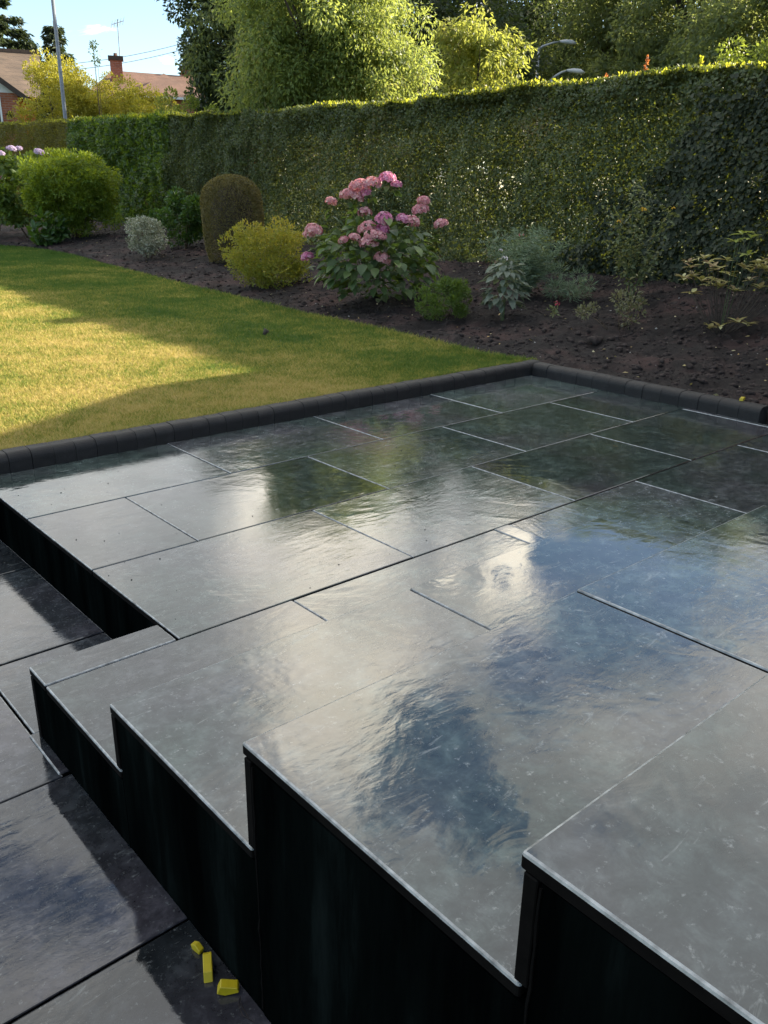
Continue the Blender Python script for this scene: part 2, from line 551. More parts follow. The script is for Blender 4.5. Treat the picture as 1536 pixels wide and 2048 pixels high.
def kerb_mat(name):
    m, t = new_mat(name)
    g = N(t, 'ShaderNodeTexCoord')
    oi = N(t, 'ShaderNodeObjectInfo')
    ad = N(t, 'ShaderNodeVectorMath', operation='ADD')
    t.links.new(g.outputs['Object'], ad.inputs[0])
    cm = N(t, 'ShaderNodeCombineXYZ')
    t.links.new(mth(t, 'MULTIPLY', oi.outputs['Random'], 31.0), cm.inputs[0])
    t.links.new(cm.outputs[0], ad.inputs[1])

    def noise(s, d, r):
        n_ = N(t, 'ShaderNodeTexNoise', inp={'Scale': s, 'Detail': d, 'Roughness': r})
        t.links.new(ad.outputs[0], n_.inputs['Vector'])
        return n_.outputs['Fac']
    k = mth(t, 'ADD', mth(t, 'MULTIPLY', oi.outputs['Random'], 0.12), mth(t, 'MULTIPLY', noise(20, 6, 0.7), 0.88))
    c = ramp(t, k, [(0.25, (0.011, 0.0105, 0.011)), (0.55, (0.017, 0.0165, 0.0165)), (0.8, (0.032, 0.031, 0.030))])
    b = N(t, 'ShaderNodeBsdfPrincipled', inp={'Roughness': 0.6, 'Specular IOR Level': 0.25})
    t.links.new(c, b.inputs['Base Color'])
    bp = N(t, 'ShaderNodeBump', inp={'Strength': 0.5, 'Distance': 0.004})
    t.links.new(noise(120, 4, 0.7), bp.inputs['Height'])
    t.links.new(bp.outputs[0], b.inputs['Normal'])
    finish(t, b.outputs[0])
    return m


def clad_mat(name):
    """black waterproofed step cladding with vertical run-off streaks"""
    m, t = new_mat(name)
    g = N(t, 'ShaderNodeNewGeometry')
    mpn = N(t, 'ShaderNodeMapping')
    mpn.inputs['Scale'].default_value = (7, 7, 1.0)
    t.links.new(g.outputs['Position'], mpn.inputs[0])
    n_ = N(t, 'ShaderNodeTexNoise', inp={'Scale': 1.0, 'Detail': 6.0, 'Roughness': 0.65})
    t.links.new(mpn.outputs[0], n_.inputs['Vector'])
    b = N(t, 'ShaderNodeBsdfPrincipled', inp={'Specular IOR Level': 0.0})
    t.links.new(ramp(t, n_.outputs['Fac'], [(0.38, (0.001, 0.0013, 0.0013)), (0.55, (0.0024, 0.0036, 0.0034)), (0.70, (0.008, 0.011, 0.0105))]), b.inputs['Base Color'])
    t.links.new(ramp(t, n_.outputs['Fac'], [(0.3, (0.35, 0.35, 0.35)), (0.7, (0.7, 0.7, 0.7))]), b.inputs['Roughness'])
    finish(t, b.outputs[0])
    return m


M = {}
M['slate'] = slate_mat('wet_slate_tile')
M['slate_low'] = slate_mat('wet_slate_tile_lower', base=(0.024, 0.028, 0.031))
M['grout'] = plain_mat('dark_grout', (0.02, 0.021, 0.022), 0.9, 0.4, 40)
M['clad'] = clad_mat('black_cladding')
M['trim'] = plain_mat('tile_edge', (0.0035, 0.003, 0.0027), 0.7, 0.5, 30, spec=0.06)
M['arris'] = plain_mat('worn_arris_highlight', (0.24, 0.25, 0.25), 0.25, 0.6, 35)  # pale worn edge, with the bevel's sky highlight put into the colour
M['kerb'] = kerb_mat('charcoal_kerb')
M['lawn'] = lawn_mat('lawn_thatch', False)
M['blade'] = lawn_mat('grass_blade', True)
M['soil'] = soil_mat('dark_soil')
M['clod'] = plain_mat('soil_clod', (0.034, 0.026, 0.023), 0.95, 0.75, 30, bump=0.5, spec=0.2)
M['stone'] = plain_mat('pale_stone', (0.32, 0.30, 0.27), 0.8, 0.35, 30)
M['litter'] = leaf_mat('fallen_leaf', [(0, (0.30, 0.17, 0.06)), (0.5, (0.42, 0.33, 0.14)), (1, (0.55, 0.50, 0.34))], tf=0.15)
M['bark'] = plain_mat('bark', (0.055, 0.042, 0.032), 0.9, 0.5, 18, bump=0.6)
M['twig'] = plain_mat('twig', (0.11, 0.075, 0.045), 0.9, 0.5, 25)
M['greenstem'] = plain_mat('green_stem', (0.07, 0.10, 0.035), 0.7, 0.4, 30)
M['yellow'] = plain_mat('yellow_plastic', (0.40, 0.31, 0.006), 0.45, 0.12, 40)
M['metal'] = plain_mat('galvanised_metal', (0.30, 0.32, 0.33), 0.45, 0.15, 8, metal=0.6)
M['polemetal'] = plain_mat('pale_painted_pole', (0.13, 0.15, 0.17), 0.55, 0.2, 5)
M['lamphead'] = plain_mat('lamp_housing', (0.55, 0.55, 0.54), 0.5, 0.1, 8)
M['white'] = plain_mat('white_render', (0.78, 0.77, 0.74), 0.8, 0.06, 3)
M['glass'] = plain_mat('window_glass', (0.03, 0.035, 0.04), 0.05, 0.2, 2)
M['brick'] = brick_mat('red_brick', (0.30, 0.085, 0.04), (0.40, 0.13, 0.06), (0.34, 0.29, 0.24))
M['rooftile'] = brick_mat('brown_roof_tile', (0.085, 0.058, 0.040), (0.13, 0.088, 0.060), (0.05, 0.036, 0.028), roof=True)
M['redroof'] = brick_mat('red_roof_tile', (0.105, 0.054, 0.036), (0.15, 0.078, 0.052), (0.12, 0.06, 0.04), roof=True)
M['wood'] = plain_mat('dark_timber', (0.05, 0.035, 0.025), 0.8, 0.3, 12)
M['ground'] = plain_mat('far_grass', (0.06, 0.075, 0.03), 0.95, 0.4, 0.5)
M['asphalt'] = plain_mat('asphalt', (0.05, 0.05, 0.052), 0.9, 0.2, 3)

G_DARK = [(0, (0.018, 0.034, 0.012)), (0.5, (0.034, 0.058, 0.018)), (1, (0.066, 0.092, 0.030))]
M['privet'] = leaf_mat('privet_leaf', [(0, (0.034, 0.052, 0.022)), (0.45, (0.064, 0.088, 0.034)), (0.8, (0.10, 0.118, 0.047)), (1, (0.19, 0.135, 0.062))], trans=(0.36, 0.42, 0.03), tf=0.19, wn_scale=0.9)
M['privet_tip'] = leaf_mat('privet_new_growth', [(0, (0.13, 0.18, 0.025)), (0.75, (0.23, 0.26, 0.04)), (1, (0.32, 0.18, 0.06))], trans=(0.75, 0.76, 0.04), tf=0.5)
M['redtip'] = leaf_mat('red_shoot', [(0, (0.26, 0.07, 0.03)), (1, (0.32, 0.16, 0.05))], trans=(0.6, 0.2, 0.05), tf=0.5)
M['laurel'] = leaf_mat('laurel_leaf', [(0, (0.030, 0.062, 0.016)), (0.6, (0.060, 0.11, 0.024)), (1, (0.10, 0.15, 0.03))], trans=(0.32, 0.46, 0.02), tf=0.38, rough=0.35)
M['olive'] = leaf_mat('olive_hedge_leaf', [(0, (0.045, 0.055, 0.014)), (1, (0.11, 0.11, 0.03))], trans=(0.42, 0.38, 0.03))
M['ivy'] = leaf_mat('ivy_leaf', [(0, (0.018, 0.026, 0.015)), (0.6, (0.034, 0.045, 0.026)), (1, (0.062, 0.070, 0.042))], trans=(0.16, 0.22, 0.04), tf=0.15, rough=0.6, spec=0.2)
M['cherry'] = leaf_mat('cherry_leaf', [(0, (0.070, 0.115, 0.032)), (0.5, (0.12, 0.175, 0.050)), (0.85, (0.19, 0.22, 0.068)), (1, (0.26, 0.17, 0.07))], trans=(0.58, 0.64, 0.12), tf=0.5)
M['young'] = leaf_mat('young_tree_leaf', [(0, (0.10, 0.14, 0.03)), (0.7, (0.19, 0.22, 0.05)), (1, (0.26, 0.18, 0.06))], trans=(0.62, 0.64, 0.10), tf=0.5)
M['darktree'] = leaf_mat('dark_tree_leaf', [(0, (0.020, 0.034, 0.018)), (0.6, (0.038, 0.056, 0.026)), (1, (0.065, 0.082, 0.035))], trans=(0.16, 0.22, 0.03), tf=0.35)
M['midtree'] = leaf_mat('mid_tree_leaf', [(0, (0.050, 0.075, 0.032)), (0.6, (0.088, 0.12, 0.046)), (1, (0.15, 0.17, 0.07))], trans=(0.46, 0.52, 0.13), tf=0.5)
M['lighttree'] = leaf_mat('light_tree_leaf', [(0, (0.06, 0.10, 0.02)), (1, (0.14, 0.18, 0.04))], trans=(0.42, 0.50, 0.05), tf=0.5)
M['golden'] = leaf_mat('golden_leaf', [(0, (0.17, 0.175, 0.022)), (0.6, (0.30, 0.28, 0.035)), (1, (0.42, 0.36, 0.06))], trans=(0.72, 0.64, 0.05), tf=0.4)
M['conifer'] = leaf_mat('conifer_spray', [(0, (0.022, 0.038, 0.020)), (1, (0.055, 0.075, 0.034))], trans=(0.12, 0.16, 0.03), tf=0.2)
M['bigbush'] = leaf_mat('big_shrub_leaf', [(0, (0.065, 0.12, 0.018)), (0.6, (0.12, 0.19, 0.024)), (1, (0.20, 0.25, 0.035))], trans=(0.55, 0.62, 0.02), tf=0.4, rough=0.4)
M['variegated'] = leaf_mat('variegated_leaf', [(0, (0.10, 0.13, 0.06)), (0.45, (0.22, 0.24, 0.15)), (0.6, (0.42, 0.43, 0.33)), (1, (0.58, 0.57, 0.48))], trans=(0.4, 0.4, 0.25), tf=0.25)
M['glossdark'] = leaf_mat('dark_glossy_leaf', [(0, (0.022, 0.055, 0.012)), (1, (0.055, 0.11, 0.022))], trans=(0.2, 0.34, 0.02), tf=0.25, rough=0.3)
M['topiary'] = leaf_mat('clipped_leaf', [(0, (0.065, 0.058, 0.020)), (0.6, (0.115, 0.100, 0.034)), (1, (0.19, 0.155, 0.06))], trans=(0.35, 0.28, 0.05), tf=0.3)
M['spirea'] = leaf_mat('spirea_leaf', [(0, (0.085, 0.14, 0.018)), (0.5, (0.20, 0.23, 0.03)), (0.75, (0.34, 0.29, 0.04)), (1, (0.46, 0.22, 0.06))], trans=(0.6, 0.5, 0.04), tf=0.35)
M['hydleaf'] = leaf_mat('hydrangea_leaf', [(0, (0.040, 0.075, 0.028)), (0.6, (0.070, 0.12, 0.040)), (1, (0.12, 0.165, 0.055))], trans=(0.25, 0.36, 0.03), tf=0.3, by_object=True, rough=0.42)
M['hydleaf2'] = leaf_mat('grey_green_leaf', [(0, (0.070, 0.095, 0.065)), (1, (0.16, 0.19, 0.14))], trans=(0.25, 0.3, 0.12), tf=0.25, by_object=True)
M['hydmass'] = leaf_mat('hydrangea_leaf_far', [(0, (0.045, 0.09, 0.02)), (1, (0.12, 0.18, 0.04))], trans=(0.35, 0.45, 0.03), tf=0.4)
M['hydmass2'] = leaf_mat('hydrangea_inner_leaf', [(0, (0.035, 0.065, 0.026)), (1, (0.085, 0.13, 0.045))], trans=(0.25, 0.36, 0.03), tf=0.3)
M['pink'] = leaf_mat('pink_floret', [(0, (0.48, 0.17, 0.20)), (0.5, (0.66, 0.32, 0.34)), (1, (0.74, 0.52, 0.48))], trans=(0.7, 0.3, 0.35), tf=0.3)
M['magenta'] = leaf_mat('magenta_floret', [(0, (0.46, 0.12, 0.25)), (0.6, (0.62, 0.25, 0.40)), (1, (0.70, 0.42, 0.50))], trans=(0.7, 0.28, 0.42), tf=0.3)
M['lilac'] = leaf_mat('lilac_floret', [(0, (0.45, 0.33, 0.52)), (1, (0.68, 0.55, 0.68))], trans=(0.7, 0.55, 0.7), tf=0.35)
M['orange'] = leaf_mat('orange_petal', [(0, (0.70, 0.34, 0.02)), (1, (0.80, 0.50, 0.04))], trans=(0.8, 0.45, 0.03), tf=0.3)
M['red'] = leaf_mat('red_petal', [(0, (0.42, 0.03, 0.06)), (1, (0.60, 0.10, 0.16))], trans=(0.6, 0.1, 0.1), tf=0.3)
M['palepetal'] = leaf_mat('pale_petal', [(0, (0.6, 0.55, 0.58)), (1, (0.75, 0.68, 0.70))], trans=(0.7, 0.65, 0.66), tf=0.3)
M['dwarf'] = leaf_mat('dwarf_conifer_spray', [(0, (0.035, 0.075, 0.012)), (1, (0.095, 0.15, 0.025))], trans=(0.25, 0.35, 0.02), tf=0.3)
M['feather'] = leaf_mat('feathery_leaf', [(0, (0.095, 0.14, 0.085)), (1, (0.20, 0.26, 0.165))], trans=(0.25, 0.33, 0.12), tf=0.35)
M['rose'] = leaf_mat('rose_leaf', [(0, (0.085, 0.11, 0.050)), (0.8, (0.17, 0.19, 0.085)), (1, (0.26, 0.22, 0.09))], trans=(0.3, 0.33, 0.05), tf=0.3)
M['lowshrub'] = leaf_mat('low_shrub_leaf', [(0, (0.075, 0.085, 0.04)), (1, (0.18, 0.17, 0.09))], trans=(0.3, 0.3, 0.1), tf=0.3)
M['azalea'] = leaf_mat('azalea_leaf', [(0, (0.19, 0.11, 0.05)), (0.35, (0.25, 0.20, 0.07)), (0.7, (0.34, 0.32, 0.11)), (1, (0.52, 0.50, 0.25))], trans=(0.4, 0.38, 0.08), tf=0.3, by_object=True)
M['limesprig'] = leaf_mat('lime_sprig_leaf', [(0, (0.22, 0.27, 0.05)), (1, (0.40, 0.44, 0.13))], trans=(0.45, 0.5, 0.08), tf=0.35, by_object=True)

# ------------------------------------------------------------------ ground, lawn, soil
XS = 0.576           # left face of the steps
XE = 0.956           # left edge of the raised patio
KB = 3.762           # inner face of the lawn kerb
KX = 4.690           # inner face of the bed kerb
ZL = -0.213          # lower patio
H2, H3, H4 = 0.162, 0.365, 0.545


def soil_z(x, y):
    t_ = np.clip((np.asarray(x, float) - 5.0) / 3.3, 0, 1)
    return 0.05 + 0.27 * t_ * t_ * (3 - 2 * t_)


gm = MB()
gm.poly([(-1500, -1500, -0.45), (1500, -1500, -0.45), (1500, 1500, -0.45), (-1500, 1500, -0.45)])
gnd = gm.build('ground', M['ground'])
tag(gnd, kind='structure')
rd = MB().box(15.5, 700, -20, 120, -0.44, 0.02).build('verge', M['ground'])
tag(rd, kind='structure')

EDGE = [(3.855, 4.83), (4.3, 4.76), (4.66, 4.82), (5.81, 4.95), (6.86, 4.98), (9.04, 5.22), (10.74, 5.40), (13.44, 5.76), (15.3, 6.05), (16.6, 6.12), (17.6, 6.02), (18.3, 5.75), (18.75, 5.0), (19.0, 3.5), (19.1, 0.0), (19.1, -6)]
ey = np.array([e[0] for e in EDGE])
ex = np.array([e[1] for e in EDGE])


def edge_x(y):
    """x of the lawn edge for each y (the far end rounds off)"""
    return np.interp(y, ey, ex, right=-99)


lm = MB()
pts = [(-6, 3.855, 0.062)] + [(x, y, 0.062) for y, x in EDGE]
lm.poly(pts)
lb = lm.bm
bmesh.ops.triangulate(lb, faces=list(lb.faces))
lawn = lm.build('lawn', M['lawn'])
tag(lawn, kind='structure')

# grass blades: denser near the camera
NB = 420000
ys = 3.865 + 15.2 * RNG.random(NB * 2) ** 1.7
xs_ = -0.5 + 7.0 * RNG.random(NB * 2)
ok = (xs_ < edge_x(ys) + RNG.normal(0, 0.03, NB * 2)) & (np.arctan2(ys, xs_) < R(76))
gx, gy = xs_[ok][:NB], ys[ok][:NB]
n = len(gx)
dist = np.hypot(gx, gy)
hgt = (0.014 + 0.016 * RNG.random(n)) * (0.8 + dist * 0.03)
edge_b = (np.abs(gx - edge_x(gy)) < 0.12) | (gy < 3.90)
hgt = np.where(edge_b, hgt * 1.5, hgt)
wid = 0.0022 * (0.6 + dist * 0.16)
ang = RNG.random(n) * 2 * np.pi
lean = RNG.normal(0, 0.7, (n, 2)) * hgt[:, None]
B = np.stack([gx, gy, np.full(n, 0.057)], 1)
S = np.stack([np.cos(ang), np.sin(ang), np.zeros(n)], 1) * wid[:, None]
T = B + np.stack([lean[:, 0], lean[:, 1], hgt], 1)
V = np.stack([B - S, B + S, T], 1).reshape(-1, 3)
F = np.arange(n * 3).reshape(-1, 3)
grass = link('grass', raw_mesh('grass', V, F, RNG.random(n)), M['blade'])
tag(grass, 'short mown lawn grass dried to straw in patches', 'grass', kind='stuff')

# soil bed: height field with lumps
gxs = np.arange(3.0, 12.0, 0.04)
gys = np.concatenate([np.arange(-0.5, 8.0, 0.035), np.arange(8.0, 33, 0.08)])
GX, GY = np.meshgrid(gxs, gys, indexing='ij')


def vnoise(x, y, s, seed):
    r = np.random.default_rng(seed)
    tab = r.random((256, 256))
    xx, yy = x * s, y * s
    i, j = np.floor(xx).astype(int), np.floor(yy).astype(int)
    fx, fy = xx - i, yy - j
    fx, fy = fx * fx * (3 - 2 * fx), fy * fy * (3 - 2 * fy)
    g = lambda a, b: tab[a % 256, b % 256]
    return (g(i, j) * (1 - fx) + g(i + 1, j) * fx) * (1 - fy) + (g(i, j + 1) * (1 - fx) + g(i + 1, j + 1) * fx) * fy


def soil_h(x, y):
    b = soil_z(x, y)
    lump = (vnoise(x, y, 1.6, 1) - 0.5) * 0.05 + (vnoise(x, y, 5.0, 2) - 0.5) * 0.045 + (vnoise(x, y, 14.0, 3) - 0.5) * 0.036 + (vnoise(x, y, 27.0, 4) - 0.5) * 0.024
    return b + lump * np.clip((x - 4.75) * 3 + 0.25, 0.25, 1)


H = soil_h(GX, GY)
under = (GX < np.maximum(edge_x(GY), -99) + 0.02) & (GY > 3.8)
H = np.where(under, -0.05, H)
H = np.where(GX < KX + 0.11, np.where(GY < 3.87, -0.3, H), H)
nx, ny = GX.shape
V = np.stack([GX, GY, H], -1).reshape(-1, 3)
idx = np.arange(nx * ny).reshape(nx, ny)
F = np.stack([idx[:-1, :-1], idx[1:, :-1], idx[1:, 1:], idx[:-1, 1:]], -1).reshape(-1, 4)
soil = link('soil_bed', raw_mesh('soil_bed', V, F, smooth=True), M['soil'])
tag(soil, kind='structure')

# clods
ico = bmesh.new()
bmesh.ops.create_icosphere(ico, subdivisions=1, radius=1)
iv = np.array([v.co[:] for v in ico.verts])
fi = np.array([[v.index for v in f.verts] for f in ico.faces])
ico.free()


def rocks(name, P, rad, mat, flat=0.6):
    n_ = len(P)
    sc = rad[:, None, None] * (0.7 + 0.6 * RNG.random((n_, len(iv), 1))) * np.array([1, 1, flat])
    a = RNG.random(n_) * 6.28
    rv = np.stack([iv[None, :, 0] * np.cos(a)[:, None] - iv[None, :, 1] * np.sin(a)[:, None] * 0.75, iv[None, :, 0] * np.sin(a)[:, None] + iv[None, :, 1] * np.cos(a)[:, None] * 0.75, np.broadcast_to(iv[None, :, 2], (n_, len(iv)))], -1)
    V_ = (P[:, None, :] + rv * sc).reshape(-1, 3)
    F_ = (np.arange(n_)[:, None, None] * len(iv) + fi[None]).reshape(-1, 3)
    return link(name, raw_mesh(name, V_, F_), mat)


def bed_points(n_, y0=1.5, y1=18.5, pw=1.8):
    y = y0 + (y1 - y0) * RNG.random(n_ * 3) ** pw
    x = 4.8 + 3.9 * RNG.random(n_ * 3)
    k = (x > np.where(y > 3.85, edge_x(y) + 0.03, KX + 0.14)) & (x < 8.6)
    return x[k][:n_], y[k][:n_]


bx, by = bed_points(15000)
P = np.stack([bx, by, soil_h(bx, by)], 1)
tag(rocks('soil_clods', P, 0.007 + 0.028 * RNG.random(len(bx)) ** 3, M['clod']), 'loose crumbly clods strewn over the dark flower bed', 'soil clods', kind='stuff')
bx, by = bed_points(210)
P = np.stack([bx, by, soil_h(bx, by) + 0.004], 1)
tag(rocks('pebbles', P, 0.004 + 0.009 * RNG.random(len(bx)) ** 2, M['stone']), 'small pale pebbles scattered on the dark soil', 'pebbles', kind='stuff')
bx, by = bed_points(380)
P = np.stack([bx, by, soil_h(bx, by) + 0.012], 1)
D = rand_dir(len(bx)) * np.array([1, 1, 0.25])
me = leaf_mesh('leaf_litter', P, D, np.tile([0, 0, 1.0], (len(bx), 1)) + RNG.normal(0, 0.4, (len(bx), 3)), 0.018 + 0.03 * RNG.random(len(bx)), 0.008 + 0.012 * RNG.random(len(bx)))
tag(link('leaf_litter', me, M['litter']), 'fallen straw coloured leaves littering the soil', 'leaf litter', kind='stuff')

# ------------------------------------------------------------------ paving
TH = 0.02


def tile_mesh(name, sx, sy, sz=TH, bev=0.004):
    b = MB()
    b.box(-sx / 2, sx / 2, -sy / 2, sy / 2, -sz, 0)
    top = [e for e in b.bm.edges if all(v.co.z > -1e-6 for v in e.verts)]
    vert = [e for e in b.bm.edges if abs(e.verts[0].co.z - e.verts[1].co.z) > 1e-4]
    bmesh.ops.bevel(b.bm, geom=top + vert, offset=bev, segments=2, affect='EDGES', profile=0.5)
    me_ = b.mesh(name)
    me_['bev'] = bev
    return me_


def tile(x0, x1, y0, y1, z, parent, mat, gap=0.005, tilt=0.10, name='tile', bev=0.004):
    x0 += gap / 2
    x1 -= gap / 2
    y0 += gap / 2
    y1 -= gap / 2
    if name == 'tread':
        bev, tilt = 0.0042, max(tilt, 0.3)
    me = tile_mesh(name, x1 - x0, y1 - y0, bev=bev)
    px, py, pz = parent.location
    me.materials.append(mat)
    me.materials.append(M['trim'])
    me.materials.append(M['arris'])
    for p_ in me.polygons:
        if abs(p_.normal.z) < 0.2 or p_.normal.z < -0.5:
            p_.material_index = 1
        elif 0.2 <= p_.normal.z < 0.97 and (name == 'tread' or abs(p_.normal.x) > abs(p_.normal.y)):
            p_.material_index = 2  # highlight colour on side-facing bevels, all round on treads
    return link(name, me, None, parent, loc=((x0 + x1) / 2 - px, (y0 + y1) / 2 - py, z - pz + random.uniform(-0.0008, 0.0008)),
                rot=(R(random.uniform(-tilt, tilt)), R(random.uniform(-tilt, tilt)), 0))


# raised patio bed (two boxes so nothing sticks out beyond the steps)
pb = MB()
pb.box(XE + 0.014, KX + 0.09, 1.955, KB + 0.09, ZL - 0.2, -0.026)
pb.box(2.36, 6.4, -1.2, 1.955, ZL - 0.2, -0.026)
patio = pb.build('raised_patio', M['grout'])
tag(patio, kind='structure')
patio['label'] = 'raised patio of wet charcoal tiles beside the lawn'
wallp = MB().box(XE + 0.004, XE + 0.0135, 2.09, KB + 0.1, ZL - 0.02, -0.0235)
wallp.build('retaining_panel', M['clad'], patio)

rows = [(3.150, KB - 0.002, [XE, 1.860, 2.768, 3.69, KX - 0.002]),
        (2.550, 3.150, [XE, 1.356, 2.280, 3.191, 4.125, KX - 0.002]),
        (1.950, 2.550, [XE, 1.864, 2.788, 3.712, 4.636, KX - 0.002])]
for y0, y1, xs in rows:
    for a, b in zip(xs, xs[1:]):
        tile(a, b, y0, y1, 0, patio, M['slate'], bev=0.0035)
for a, b in ((2.362, 3.216), (3.216, 4.151), (4.151, 5.08), (5.08, 6.0)):
    tile(a, b, 1.350, 1.950, 0, patio, M['slate'])
for a, b in ((2.362, 2.78), (2.78, 3.70), (3.70, 4.62), (4.62, 5.54)):
    tile(a, b, 0.750, 1.350, 0, patio, M['slate'])
for a, b in ((2.362, 3.216), (3.216, 4.151), (4.151, 5.08)):
    tile(a, b, 0.150, 0.750, 0, patio, M['slate'])

# lower patio
lp = MB().box(-3.2, XE + 0.3, -1.5, 6.2, ZL - 0.25, ZL - 0.026).build('lower_patio', M['grout'])
tag(lp, kind='structure')
lp['label'] = 'lower patio of wet dark tiles below the steps'
for k, (y0, y1, xs) in enumerate([(3.790, 4.42, [-1.3, -0.35, 0.55, XE + 0.01]), (3.183, 3.790, [-0.9, 0.0, XE + 0.006]), (2.505, 3.183, [-1.3, -0.35, XE + 0.006]), (1.854, 2.505, [-1.3, -0.35, 0.566]),
                                (1.247, 1.854, [-0.9, -0.35, XS + 0.02]), (0.62, 1.247, [-1.3, -0.45, XS + 0.02]), (0.0, 0.62, [-0.9, -0.3, XS + 0.02])]):
    for a, b in zip(xs, xs[1:]):
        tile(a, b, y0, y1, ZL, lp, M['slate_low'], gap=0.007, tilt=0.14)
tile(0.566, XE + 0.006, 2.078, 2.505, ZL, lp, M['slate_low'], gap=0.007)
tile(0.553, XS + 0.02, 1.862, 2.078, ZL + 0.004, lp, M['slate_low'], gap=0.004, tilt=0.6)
tile(0.566, 0.70, 2.078, 2.505, ZL - 0.002, lp, M['slate_low'], gap=0.007) if False else None

# ------------------------------------------------------------------ steps
steps = empty('garden_steps', (XS, 0.5, ZL), 'flight of wide dark tiled steps with black side panels rising from the raised patio', 'steps')
XR = 2.345
LX = steps.location


def spart(name, x0, x1, y0, y1, z0, z1, mat, bevel=0.0):
    return MB().box(x0 - LX.x, x1 - LX.x, y0 - LX.y, y1 - LX.y, z0 - LX.z, z1 - LX.z).build(name, mat, steps, bevel=bevel)


Y1, Y2, Y3, Y4, YB = 2.070, 1.536, 0.992, 0.430, -1.0
ov = 0.010          # overhang of the treads past the side panels
# cores (dark, hidden behind the cladding)
core = MB()
for (a, b, z) in ((Y2, Y1, 0.0), (Y3, Y2, H2), (Y4, Y3, H3), (YB, Y4, H4)):
    core.box(0.032, XR - XS - 0.03, a - 0.5 + 0.001, b - 0.5 - 0.03, -0.02, z - ZL - 0.027)
core.build('core', M['grout'], steps)
# treads
tile(XS, XE - 0.004, 1.950, Y1, 0, steps, M['slate'], name='tread')
tile(XS, 1.346, Y2 - 0.028, 1.950, 0, steps, M['slate'], name='tread')
tile(1.346, 2.280, Y2 - 0.028, 1.950, 0, steps, M['slate'], name='tread')
tile(2.280, 2.362, Y2 - 0.028, 1.950, 0, steps, M['slate'], name='tread', gap=0.002)
for (a, b, z) in ((Y3 - 0.02, Y2, H2), (Y4 - 0.02, Y3, H3)):
    tile(XS, 1.452, a, b, z, steps, M['slate'], name='tread', tilt=0.2)
    tile(1.452, XR, a, b, z, steps, M['slate'], name='tread', tilt=0.2)
for (x0, x1) in ((XS, 1.50), (1.50, XR)):
    tile(x0, x1, Y4 - 0.62, Y4, H4, steps, M['slate'], name='tread')
    tile(x0, x1, YB, Y4 - 0.62, H4, steps, M['slate'], name='tread')
# risers (their ends show on the left face) and side panels
for (yb, z0, z1) in ((Y1, ZL, 0.0), (Y2, 0.0, H2), (Y3, H2, H3), (Y4, H3, H4)):
    x1r = XE if yb == Y1 else XR - 0.01
    spart('riser', XS + 0.0015, x1r, yb - 0.028, yb - 0.009, z0 + (0.004 if z0 != ZL else 0.002), z1 - TH - 0.003, M['trim'], 0.0015)
pan = [(Y2 - 0.03, Y1 - 0.031, 0.0), (Y3 - 0.03, Y2 - 0.031, H2), (Y4 - 0.03, Y3 - 0.031, H3), (YB, Y4 - 0.031, H4)]
for k, (a, b, z) in enumerate(pan):
    spart('side_panel', XS + 0.0035 + 0.0012 * (k % 2), XS + 0.03, a, b, ZL + 0.003, z - TH - 0.005, M['clad'])
# lap of the panel joints: thin sealant beads
for yb, z0, z1 in ((Y3, ZL, H3 - TH), (Y4, ZL, H4 - TH)):
    bd = MB()
    zz = np.linspace(z0 + 0.02, z1 - 0.01, 26)
    bd.tube([(0.0030 + random.uniform(-0.0015, 0.001), yb - 0.5 - 0.031 + random.uniform(-0.0012, 0.0012), z - ZL) for z in zz], [0.0022 * random.uniform(0.6, 1.3) for _ in zz], 5)
    bd.build('sealant_bead', M['trim'], steps)

n_ = 260
gx_ = RNG.uniform(0.98, 4.6, n_)
gy_ = RNG.uniform(1.98, 3.72, n_)
P = np.stack([gx_, gy_, np.full(n_, 0.001)], 1)
tag(rocks('grit', P, 0.0012 + 0.0028 * RNG.random(n_) ** 3, M['grout']), 'specks of dark grit scattered on the wet raised patio', 'grit', kind='stuff')

# yellow spacer blocks
def wedge(name, prof, t_, loc, rot, label, group=None):
    b = MB()
    n_ = len(prof)
    f = [b.bm.verts.new((x, -t_ / 2, z)) for x, z in prof]
    k = [b.bm.verts.new((x, t_ / 2, z)) for x, z in prof]
    b.bm.faces.new(f)
    b.bm.faces.new(k[::-1])
    for i in range(n_):
        b.bm.faces.new((f[i], k[i], k[(i + 1) % n_], f[(i + 1) % n_]))
    o = b.build(name, M['yellow'], None, bevel=0.0012)
    o.location, o.rotation_euler = loc, rot
    return tag(o, label, 'spacer block', 'yellow plastic spacer blocks left by the builders')


wedge('spacer_block', [(-0.030, 0), (0.022, 0), (0.030, 0.012), (0.018, 0.022), (-0.022, 0.020)], 0.017, (0.551, 1.112, ZL + 0.001), (0, 0, R(62)), 'yellow spacer block standing against the foot of the black step wall')
wedge('spacer_block', [(-0.012, 0), (0.010, 0), (0.014, 0.010), (0.0, 0.018), (-0.014, 0.010)], 0.012, (0.558, 1.165, ZL + 0.001), (0, 0, R(100)), 'small yellow spacer block tucked behind another under the black step wall')
wedge('spacer_block', [(-0.021, 0.004), (-0.006, -0.001), (0.020, 0.006), (0.017, 0.017), (-0.015, 0.021)], 0.020, (0.556, 1.046, ZL + 0.002), (0, R(4), R(-35)), 'five sided yellow spacer block lying flat on the lower patio tiles')
wedge('spacer_block', [(-0.030, 0), (0.026, 0), (0.032, 0.012), (0.020, 0.017), (-0.028, 0.016)], 0.020, (4.790, 2.262, 0.0855), (0, 0, R(15)), 'bright yellow spacer block lying on top of the bed kerb')
st = MB()
for k in range(2):
    st.tube([(0.556 + random.uniform(-.01, .01), 1.02 - 0.02 * i + random.uniform(-.004, .004), ZL + 0.004 + 0.006 * math.sin(i * 1.3 + k)) for i in range(5)], 0.0007, 4)
